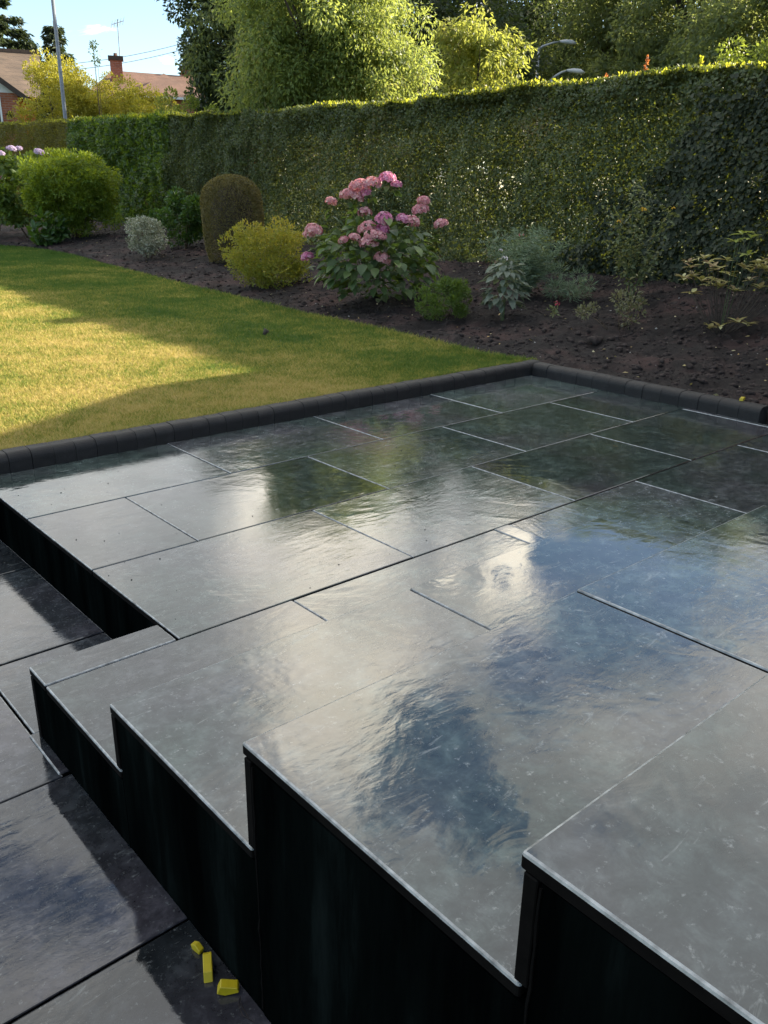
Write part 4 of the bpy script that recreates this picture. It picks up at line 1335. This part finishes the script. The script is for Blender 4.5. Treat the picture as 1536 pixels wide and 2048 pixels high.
link('foliage', leaf_mesh('foliage', Ps, Ds, rand_dir(len(Ps)), 0.085 * RNG.uniform(0.5, 1.2, len(Ps)), 0.0085), M['feather'], fo, kind='stuff')
rr_, cc_ = view_basis(fb)
link('flower', floret_mesh('flower', 0.026, 14), M['red'], fo, loc=Vector(rr_ * -0.05 + cc_ * 0.28 + np.array([0, 0, 0.64])))
bush('ferny_shrub', 'low ferny blue green shrub at the right foot of the feathery plant', 'plant', (7.05, 5.28, 0.2), [((0, 0, 0.18), (0.22, 0.22, 0.16), 1)], 1100, 0.07, 0.008, M['feather'], clumps=14, crad=(0.05, 0.1), stems=3, stem_r=0.004)
pk = bush('pink_flower_plant', 'tiny seedling with a single dark pink flower on bare soil', 'plant', (6.30, 4.83, 0.13), [((0, 0, 0.07), (0.06, 0.06, 0.05), 1)], 50, 0.04, 0.015, M['rose'], clumps=6, crad=(0.02, 0.03), stems=3, stem_r=0.002)
link('flower', floret_mesh('flower', 0.030, 14), M['red'], pk, loc=(-0.02, -0.02, 0.15))

# thin yellow rose
rb = (7.3, 4.72, 0.25)
ro = empty('yellow_rose', rb, 'spindly rose bush with orange yellow blooms against the ivy', 'rose')
rr_, cc_ = view_basis(rb)
Ps, Ds = [], []
canes = [((-0.02, 0.0), (-0.10, 0.55), (-0.26, 0.82)), ((0, 0), (0.04, 0.5), (0.02, 0.88)), ((0.02, 0), (0.12, 0.62), (0.30, 0.86)), ((0, 0), (-0.06, 0.7), (-0.08, 1.05)), ((0, 0.0), (0.02, 0.3), (-0.24, 0.52)), ((0, 0), (0.10, 0.3), (0.16, 0.45)), ((0, 0), (-0.04, 0.65), (0.06, 1.0))]
for q, c in enumerate(canes):
    dd = random.uniform(-0.1, 0.2)
    P3 = [Vector(rr_ * u_ + cc_ * dd * i / 2 + np.array([0, 0, v_])) for i, (u_, v_) in enumerate(c)]
    fine = [P3[0].lerp(P3[1], t_).lerp(P3[1].lerp(P3[2], t_), t_) for t_ in np.linspace(0, 1, 8)]
    MB().tube(fine, np.linspace(0.006, 0.002, 8).tolist(), 5).build('cane', M['greenstem'], ro, smooth=True)
    for s_ in range(110):
        t_ = random.uniform(0.25, 1.0)
        i = min(int(t_ * 7), 6)
        b = fine[i].lerp(fine[i + 1], t_ * 7 - i)
        Ps.append((b + Vector((random.gauss(0, .045), random.gauss(0, .045), random.gauss(0, .035))))[:])
        Ds.append((random.gauss(0, 1), random.gauss(0, 1), random.uniform(-.9, 0.3)))
Ps, Ds = np.array(Ps), np.array(Ds)
link('foliage', leaf_mesh('foliage', Ps, Ds, rand_dir(len(Ps)) + np.array([0, 0, 1.2]), 0.050 * RNG.uniform(0.6, 1.3, len(Ps)), 0.026, hexa=True), M['rose'], ro, kind='stuff')
for u_, v_, s_ in ((0.03, 0.83, 0.030), (-0.18, 0.72, 0.024), (0.29, 0.85, 0.020)):
    link('flower', floret_mesh('flower', s_, 18), M['orange'], ro, loc=Vector(rr_ * u_ + cc_ * 0.12 + np.array([0, 0, v_])))

bush('pale_low_shrub', 'thin pale leaved low shrub on the soil in front of the rose', 'shrub', (6.25, 4.10, 0.13), [((0.05, 0.0, 0.2), (0.16, 0.16, 0.15), 1), ((-0.2, 0.18, 0.17), (0.12, 0.1, 0.04), 0.35)], 620, 0.034, 0.015, M['lowshrub'], clumps=26, crad=(0.03, 0.07), stems=8, stem_r=0.003, shell=0.5)

# azalea: whorls of narrow leaves on bare stems
AL = big_leaf_mesh('leaf', 0.082, 0.034)
AL.materials.append(M['azalea'])
AL2 = big_leaf_mesh('leaf', 0.085, 0.034)
AL2.materials.append(M['limesprig'])
ab_ = (6.72, 3.46, 0.18)
az = empty('azalea', ab_, 'low spreading azalea with yellow bronze leaf whorls and one tall lime sprig', 'azalea')
rr_, cc_ = view_basis(ab_)
wh = []
for q in range(46):
    u_ = random.uniform(-0.42, 0.50)
    wh.append((u_, random.uniform(0.30, 0.56) - 0.25 * max(0, abs(u_ - 0.05) - 0.28), random.uniform(-0.22, 0.25), 0))
wh += [(0.06, 0.76, 0.0, 1), (0.02, 0.70, 0.02, 1), (0.12, 0.72, 0.05, 1), (0.12, 0.60, 0.06, 1), (0.0, 0.06, 0.28, 0), (0.12, 0.10, 0.25, 0), (-0.08, 0.04, 0.22, 0), (0.2, 0.08, 0.2, 0)]
for u_, v_, dd, kind in wh:
    p_ = Vector(rr_ * u_ + cc_ * dd + np.array([0, 0, v_]))
    MB().tube([(p_.x * .15, p_.y * .15, -0.05), (p_.x * .6, p_.y * .6, p_.z * .45), p_[:]], [0.004, 0.003, 0.002], 5).build('stem', M['greenstem' if kind else 'bark'], az)
    a0 = random.uniform(0, 6.28)
    for j in range(6):
        a = a0 + j * 6.283 / 6 + random.uniform(-.25, .25)
        d = Vector((math.cos(a), math.sin(a), random.uniform(0.0, 0.9)))
        s_ = random.uniform(0.75, 1.25)
        link('leaf', AL2 if kind else AL, None, az, loc=p_ + Vector((0, 0, random.uniform(-.015, .01))), rot=orient(d, (0, 0, 1)), scale=(s_, s_, s_))
sk = MB().tube([(6.55, 4.30, 0.20), (6.60, 4.22, 0.27), (6.68, 4.14, 0.36)], [0.009, 0.008, 0.006], 6)
tag(sk.build('pruned_stick', M['twig'], smooth=True), 'bare pruned stick leaning out of the soil left of the azalea', 'stick')
bb = MB()
bb.tube([(3.86, 5.90, 0.085), (3.88, 5.90, 0.115), (3.90, 5.89, 0.105)], [0.012, 0.026, 0.010], 7)
tag(bb.build('pine_cone', M['bark'], smooth=True), 'small dark clump lying on the shaded lawn', 'clump')
st1 = rocks('stone', np.array([[5.80, 4.02, soil_h(5.80, 4.02) + 0.02]]), np.array([0.085]), M['clod'], 0.45)
tag(st1, 'flat grey stone half sunk in the soil near the kerb corner', 'stone')

# ------------------------------------------------------------------ buildings
def frame_empty(name, base, az_, label, cat):
    """local +X = to the right as seen from the garden, local +Y = away from it"""
    return empty(name, base, label, cat, rz=R(az_ - 90))


# brick house at the left edge
ha = 71.0
D_ = 35.0
D_ = 41.0
hl = frame_empty('brick_house', (D_ * math.cos(R(71.6)), D_ * math.sin(R(71.6)), -0.38), ha, 'red brick house with white gable and brown tiled roof at the left edge', 'house')
hl.scale = (1.17, 1.17, 1.17)
MB().box(-9, 1.25, 0.6, 7.4, -0.3, 4.35).build('wall', M['brick'], hl)
# projecting gable bay
by = MB()
fr = [(-4.7, -1.2), (0.72, -1.2)]
MB().box(-4.7, 0.72, -1.2, 0.598, -0.3, 4.27).build('bay_wall', M['brick'], hl)
g = MB()
g.poly([(-4.7, -1.2, 4.275), (0.72, -1.2, 4.275), (-1.99, -1.2, 6.15)])
g.poly([(-4.7, -1.1, 4.275), (-1.99, -1.1, 6.15), (0.72, -1.1, 4.275)])
g.build('gable', M['white'], hl)
rf = MB()
for sx in (1, -1):
    e0 = Vector((-1.99 + sx * 3.05, -1.45, 4.10))
    e1 = Vector((-1.99, -1.45, 6.25))
    rf.poly([e0, e1, e1 + Vector((0, 5.6, 0)), e0 + Vector((0, 2.0, 0))])
    rf.poly([e0 - Vector((0, 0, .14)), e0, e1, e1 - Vector((0, 0, .14))])
rf.build('gable_roof', M['rooftile'], hl)
bg_ = MB()
for sx in (1, -1):
    e0 = Vector((-1.99 + sx * 3.05, -1.47, 3.94))
    e1 = Vector((-1.99, -1.47, 6.10))
    bg_.poly([e0, e0 + Vector((0, 0, .2)), e1 + Vector((0, 0, .2)), e1])
bg_.build('barge_board', M['wood'], hl)
rf = MB()
rf.poly([(-9.3, 0.2, 4.3), (1.5, 0.2, 4.3), (1.75, 4.0, 6.15), (-9.3, 4.0, 6.15)])
rf.poly([(-9.3, 7.8, 4.3), (-9.3, 4.0, 6.15), (1.75, 4.0, 6.15), (1.5, 7.8, 4.3)])
rf.build('roof', M['rooftile'], hl)
MB().poly([(1.251, 0.6, 4.3), (1.251, 7.4, 4.3), (1.251, 4.0, 6.0)]).build('end_gable', M['brick'], hl)
MB().box(-9.3, 1.78, 3.9, 4.1, 6.1, 6.24).build('ridge', M['rooftile'], hl)
for x0 in (-0.25, -1.9, -3.3):
    w_ = MB()
    for a in ((x0 - .42, x0 - .36, 2.9, 4.15), (x0 + .36, x0 + .42, 2.9, 4.15), (x0 - .36, x0 + .36, 2.9, 2.97), (x0 - .36, x0 + .36, 4.08, 4.15), (x0 - .03, x0 + .03, 2.97, 4.08)):
        w_.box(a[0], a[1], -1.26, -1.195, a[2], a[3])
    wo_ = w_.build('window', M['white'], hl)
    MB().box(x0 - .36, x0 + .36, -1.225, -1.2045, 2.97, 4.08).build('pane', M['glass'], wo_)
hbk = bush('hanging_basket', 'dark hanging basket on the brick wall beside the white window', 'basket', tuple(hl.matrix_basis @ Vector((0.42, -1.40, 3.55))), [((0, 0, 0), (0.12, 0.12, 0.14), 1)], 260, 0.06, 0.03, M['darktree'], clumps=12, crad=(0.05, 0.09), stems=2, zmin=-0.3)

# house with chimneys further off
hm = frame_empty('far_house', (20.86, 39.88, -0.1), 64.0, 'distant house with red brown hipped roof and two brick chimneys', 'house')
MB().box(-3.2, 5.5, 0, 7, -0.3, 5.2).build('wall', M['brick'], hm)
rf = MB()
e = [(-3.5, -0.3, 5.15), (5.8, -0.3, 5.15), (5.8, 7.3, 5.15), (-3.5, 7.3, 5.15)]
r0, r1 = (-2.2, 3.5, 6.72), (1.9, 3.5, 6.62)
rf.poly([e[0], e[1], r1, r0])
rf.poly([e[1], e[2], r1])
rf.poly([e[2], e[3], r0, r1])
rf.poly([e[3], e[0], r0])
rf.build('roof', M['redroof'], hm)
rf = MB()
a = (0.2, 0.9, 6.42)
rf.poly([(-1.4, -2.4, 5.12), (1.9, -2.4, 5.12), a])
rf.poly([(1.9, -2.4, 5.12), (2.2, 2.6, 5.3), (0.2, 3.4, 6.42), a])
rf.poly([(-1.4, -2.4, 5.12), a, (0.2, 3.4, 6.42), (-1.6, 2.6, 5.3)])
rf.build('wing_roof', M['redroof'], hm)
MB().box(-1.2, 1.7, -2.2, -0.01, -0.3, 5.1).build('wing_wall', M['brick'], hm)
MB().box(-1.5, 2.0, -2.52, -2.40, 5.02, 5.12).build('gutter', M['white'], hm)


def chimney(x0, y0, z0, z1, w_):
    c = MB().box(x0 - w_, x0 + w_, y0 - w_ * .8, y0 + w_ * .8, z0, z1).build('chimney', M['brick'], hm)
    MB().box(x0 - w_ - .07, x0 + w_ + .07, y0 - w_ * .8 - .07, y0 + w_ * .8 + .07, z1 - .12, z1 + .06).build('cap', M['wood'], c)
    MB().tube([(x0, y0, z1 + .05), (x0, y0, z1 + .2)], [.10, .08], 8).build('pot', M['redroof'], c)
    return c


chimney(-1.95, 2.2, 5.6, 7.12, 0.28)
chimney(1.55, 3.9, 6.0, 7.05, 0.40)
an = MB().tube([(-1.75, 2.2, 7.1), (-1.72, 2.2, 8.75)], 0.022, 5)
an.tube([(-2.0, 2.1, 8.5), (-1.45, 2.3, 8.72)], 0.016, 4)
for k in range(5):
    c = Vector((-2.0, 2.1, 8.5)).lerp(Vector((-1.45, 2.3, 8.72)), k / 4)
    an.tube([c + Vector((-.05, 0.05, -.16)), c + Vector((.05, -.05, .16))], 0.010, 4)
an.build('aerial', M['metal'], hm)

# overhead wires
for k, dz in enumerate((0.0, -0.28)):
    a, b = Vector((17.0, 49.0, 6.9 + dz)), Vector((27.0, 43.0, 9.2 + dz))
    pts = [a.lerp(b, t_) - Vector((0, 0, 0.5 * 4 * t_ * (1 - t_))) for t_ in np.linspace(0, 1, 14)]
    tag(MB().tube(pts, 0.012, 4).build('overhead_wire', M['polemetal']), ('upper' if k == 0 else 'lower') + ' thin overhead wire crossing the sky above the distant chimneys', 'wire', 'overhead wires')

# tall pole in front of the golden bushes
pl = empty('lamp_column', (12.01, 29.65, 0), 'tall slim grey lamp column rising past the golden bush', 'lamp post')
MB().tube([(0, 0, 0), (0, 0, 1.6), (0, 0, 1.7), (0, 0, 8.2)], [0.10, 0.10, 0.065, 0.05], 10).build('pole', M['polemetal'], pl, smooth=True)
MB().tube([(0, 0, 8.2), (0.3, -0.4, 8.5), (0.7, -0.9, 8.6)], [0.04, 0.035, 0.03], 8).build('arm', M['polemetal'], pl)
MB().tube([(0.65, -0.85, 8.6), (0.9, -1.2, 8.62), (1.1, -1.45, 8.58)], [0.05, 0.12, 0.04], 8).build('lantern', M['lamphead'], pl)


def street_lamp(base, top, arm, label):
    o = empty('street_lamp', base, label, 'street lamp', 'street lamps beyond the hedge')
    d = Vector((0.79, -0.60, 0))
    MB().tube([(0, 0, 0), (0, 0, 2.0), (0, 0, top)], [0.10, 0.08, 0.06], 9).build('pole', M['metal'], o, smooth=True)
    p0 = Vector((0, 0, top - 0.02))
    p1 = p0 + d * arm * 0.5 + Vector((0, 0, 0.24))
    p2 = p0 + d * arm * 0.8 + Vector((0, 0, 0.30))
    MB().tube([p0, p0 + d * 0.15 + Vector((0, 0, .12)), p1, p2], [0.05, 0.045, 0.04, 0.035], 7).build('arm', M['metal'], o, smooth=True)
    MB().tube([p2 - d * 0.05, p2 + d * 0.18, p2 + d * 0.45 - Vector((0, 0, .02)), p2 + d * 0.62 - Vector((0, 0, .06))], [0.035, 0.075, 0.085, 0.025], 9).build('lantern', M['lamphead'], o, smooth=True)


street_lamp((28.44, 23.67, 0), 6.45, 1.05, 'taller grey street lamp beside the small yellow tree')
street_lamp((26.46, 21.35, 0), 5.08, 0.72, 'street lamp with only its arm and lantern showing over the hedge')

# added house out of view, roof shaped to throw the shade on patio and lawn
bh = empty('shade_bungalow', (9.1, -2.0, 0), 'added brick bungalow out of view, its tiled roof shading the patio', 'house')
MB().box(-1.7, 1.9, -4.9, 5.0, -0.3, 2.15).build('wall', M['brick'], bh)
g = MB()
for x_ in (-1.7, 1.9):
    g.poly([(x_, -4.9, 2.152), (x_, 5.0, 2.152), (x_, 0, 4.75)])
g.build('gable', M['brick'], bh)
rf = MB()
rf.poly([(-1.9, 5.3, 2.19), (2.1, 5.3, 2.19), (2.1, 0, 4.90), (-1.9, 0, 4.90)])
rf.poly([(-1.9, -5.3, 2.19), (-1.9, 0, 4.90), (2.1, 0, 4.90), (2.1, -5.3, 2.19)])
rf.build('roof', M['rooftile'], bh)

# ------------------------------------------------------------------ trees and shrubs beyond the hedge
def polar(az_, d_, z=0.0):
    return (d_ * math.cos(R(az_)), d_ * math.sin(R(az_)), z)


tree('cherry_tree', 'big spreading tree with drooping yellow green leaves behind the middle of the hedge', 'tree', polar(52.9, 18.3), [((0, 0, 4.15), (2.0, 2.0, 1.9), 3), ((0.6, -0.6, 3.6), (1.6, 1.6, 1.3), 1.3), ((-0.3, 0.4, 3.3), (1.5, 1.5, 1.1), 1.0), ((0, 0, 5.5), (1.4, 1.4, 0.9), 0.8)],
     95000, 0.088, 0.037, M['cherry'], trunk_r=0.11, droop=0.75, clumps=300, crad=(0.26, 0.60), limbs=26, bias=0.2, shell=0.3)
tree('leafy_tree', 'mid green tree between the dark tree and the big drooping tree', 'tree', polar(56.6, 25.5), [((0, 0, 4.6), (1.9, 1.9, 2.3), 3), ((0.2, -0.2, 6.6), (1.5, 1.5, 1.2), 1)],
     20000, 0.13, 0.060, M['midtree'], trunk_r=0.15, droop=0.6, clumps=100, crad=(0.3, 0.6), limbs=14)
tree('young_tree', 'small airy yellow leaved tree between the big tree and the street lamps', 'tree', polar(43.1, 21.5), [((0, 0, 3.7), (1.0, 1.0, 0.95), 3), ((-0.2, 0.25, 4.5), (0.7, 0.7, 0.6), 1), ((0.35, -0.42, 4.2), (0.5, 0.5, 0.45), 0.7), ((-0.5, 0.6, 3.4), (0.6, 0.6, 0.5), 0.5)],
     8200, 0.125, 0.050, M['young'], trunk_r=0.06, droop=0.8, clumps=60, crad=(0.2, 0.42), limbs=14)
tree('dark_tree', 'dark dense tree with sky showing at its left edge', 'tree', polar(58.0, 26), [((0, 0, 4.6), (1.55, 1.55, 2.4), 3), ((-0.4, 0.3, 6.3), (1.5, 1.5, 1.4), 1.2), ((-0.3, 0.2, 3.0), (1.1, 1.1, 1.0), 0.6)],
     26000, 0.12, 0.065, M['darktree'], trunk_r=0.16, droop=0.3, clumps=110, crad=(0.3, 0.6), limbs=16)
back = [(46.5, 34, 'darktree', 12.0, 3.8, 'dark broad tree standing behind the gap right of the big drooping tree'),
        (42.0, 44, 'darktree', 15.5, 4.8, 'dark tall tree behind the small yellow leaved tree'),
        (38.4, 47, 'darktree', 17.3, 4.4, 'dark tree behind the street lamps with sky at its right side'),
        (33.8, 40, 'midtree', 15.0, 4.3, 'mid green tree just right of the bright sky gap'),
        (29.8, 37, 'midtree', 14.0, 4.4, 'mid green broad tree above the right half of the hedge'),
        (25.6, 33, 'midtree', 12.8, 4.2, 'mid green tree at the right edge of the picture'),
        (36.0, 56, 'darktree', 9.5, 4.2, 'far dark tree filling the space low behind the street lamps'),
        (50.5, 42, 'darktree', 9.0, 3.6, 'dark tree hidden mostly behind the big drooping tree')]
for az_, d_, m_, h_, w_, lb_ in back:
    tree('background_tree', lb_, 'tree', polar(az_, d_), [((0, 0, h_ * 0.55), (w_, w_, h_ * 0.42), 3), ((w_ * .35, -w_ * .4, h_ * 0.36), (w_ * .75, w_ * .75, h_ * 0.26), 1.2), ((-w_ * .4, w_ * .4, h_ * 0.34), (w_ * .7, w_ * .7, h_ * 0.26), 1.2), ((0, 0, h_ * 0.85), (w_ * .5, w_ * .5, h_ * 0.15), 0.5)],
         62000, 0.165, 0.095, M[m_], trunk_r=0.25, droop=0.3, clumps=230, crad=(0.45, 1.05), limbs=22, group='trees beyond the hedge', shell=0.3, bias=0.25)
tree('light_green_tree', 'light green leafy young tree rising over the right end of the hedge', 'tree', polar(27.6, 19), [((0, 0, 3.0), (1.1, 1.1, 1.0), 3), ((0.3, -0.5, 3.9), (0.8, 0.8, 0.8), 1)], 9000, 0.10, 0.05, M['lighttree'], trunk_r=0.07, droop=0.2, clumps=70, crad=(0.18, 0.35), limbs=12)

# golden bushes
for az_, d_, h_, w_, lb_ in ((68.3, 34.5, 5.6, 1.35, 'tallest golden bush, rounded, right beside the brick house'), (66.5, 34.8, 5.0, 1.4, 'golden bush behind the tall grey lamp column'), (65.0, 34.0, 5.0, 1.35, 'golden bush under the distant chimney'), (63.2, 33.5, 4.55, 1.4, 'golden bush below the red hipped roof')):
    bush('golden_bush', lb_, 'shrub', polar(az_, d_), [((0, 0, h_ * 0.6), (w_, w_, h_ * 0.36), 3), ((0.3, -0.4, h_ * 0.45), (w_ * .8, w_ * .8, h_ * 0.3), 1)], 26000, 0.085, 0.045, M['golden'], clumps=150, crad=(0.22, 0.42), stems=5, stem_r=0.03, shell=0.75, group='golden bushes behind the hedge')
for az_, d_, h_, w_, m_, lb_ in ((61.8, 24.6, 3.9, 0.85, 'young', 'loose yellowish shrub below the dark tree'), (60.2, 24.0, 3.55, 0.75, 'lighttree', 'loose pale green shrub in front of the dark tree trunk')):
    bush('loose_shrub', lb_, 'shrub', polar(az_, d_), [((0, 0, h_ * 0.6), (w_, w_, h_ * 0.38), 1)], 5200, 0.085, 0.045, M[m_], clumps=44, crad=(0.12, 0.26), stems=6, stem_r=0.02, shell=0.5, up=0.9, group='loose shrubs behind the hedge')
tl = bush('sapling', 'thin sapling with pale leaves poking above the golden bushes', 'sapling', polar(66.0, 32.2), [((0, 0, 5.2), (0.12, 0.12, 0.35), 1)], 130, 0.09, 0.045, M['lighttree'], clumps=8, crad=(0.08, 0.16), stems=3, stem_r=0.012)


def conifer(name, label, base, h_, w_, n_, group=None):
    o = empty(name, base, label, 'conifer', group)
    MB().tube([(0, 0, -0.2), (0, 0, h_ * 0.6), (0, 0, h_)], [0.22, 0.12, 0.02], 7).build('trunk', M['bark'], o)
    lev = 20
    Ps, Ds = [], []
    for q in range(lev):
        f_ = q / lev
        z_ = h_ * (0.12 + 0.88 * f_)
        for j in range(9 if f_ < 0.7 else 6):
            a = random.uniform(0, 6.28)
            ln = w_ * (1 - f_) ** 0.8 * random.uniform(0.65, 1.1) + 0.1
            k_ = int(n_ / (lev * 8))
            t_ = RNG.random(k_) ** 0.7
            base_ = np.stack([np.cos(a) * ln * t_, np.sin(a) * ln * t_, z_ - 0.28 * ln * t_ + 0.2 * ln * t_ ** 2], 1)
            Ps.append(base_ + RNG.normal(0, 0.09, (k_, 3)))
            Ds.append(np.stack([np.cos(a) + RNG.normal(0, .5, k_), np.sin(a) + RNG.normal(0, .5, k_), -0.5 + RNG.normal(0, .3, k_)], 1))
    Ps, Ds = np.concatenate(Ps), np.concatenate(Ds)
    link('crown', leaf_mesh('crown', Ps, Ds, rand_dir(len(Ps)) + np.array([0, 0, 0.8]), 0.30 * RNG.uniform(0.6, 1.2, len(Ps)), 0.10), M['conifer'], o, kind='stuff')


conifer('spruce', 'slender pointed spruce nearest the chimney', polar(68.05, 55), 9.6, 2.1, 15000, 'spruces behind the brick house')
conifer('spruce', 'shorter spruce between the slender spruce and the big conifer', polar(69.6, 57), 8.9, 2.3, 15000, 'spruces behind the brick house')
conifer('cypress', 'big broad dark conifer behind the brick house at the left edge', polar(71.6, 54), 13.0, 4.4, 52000)
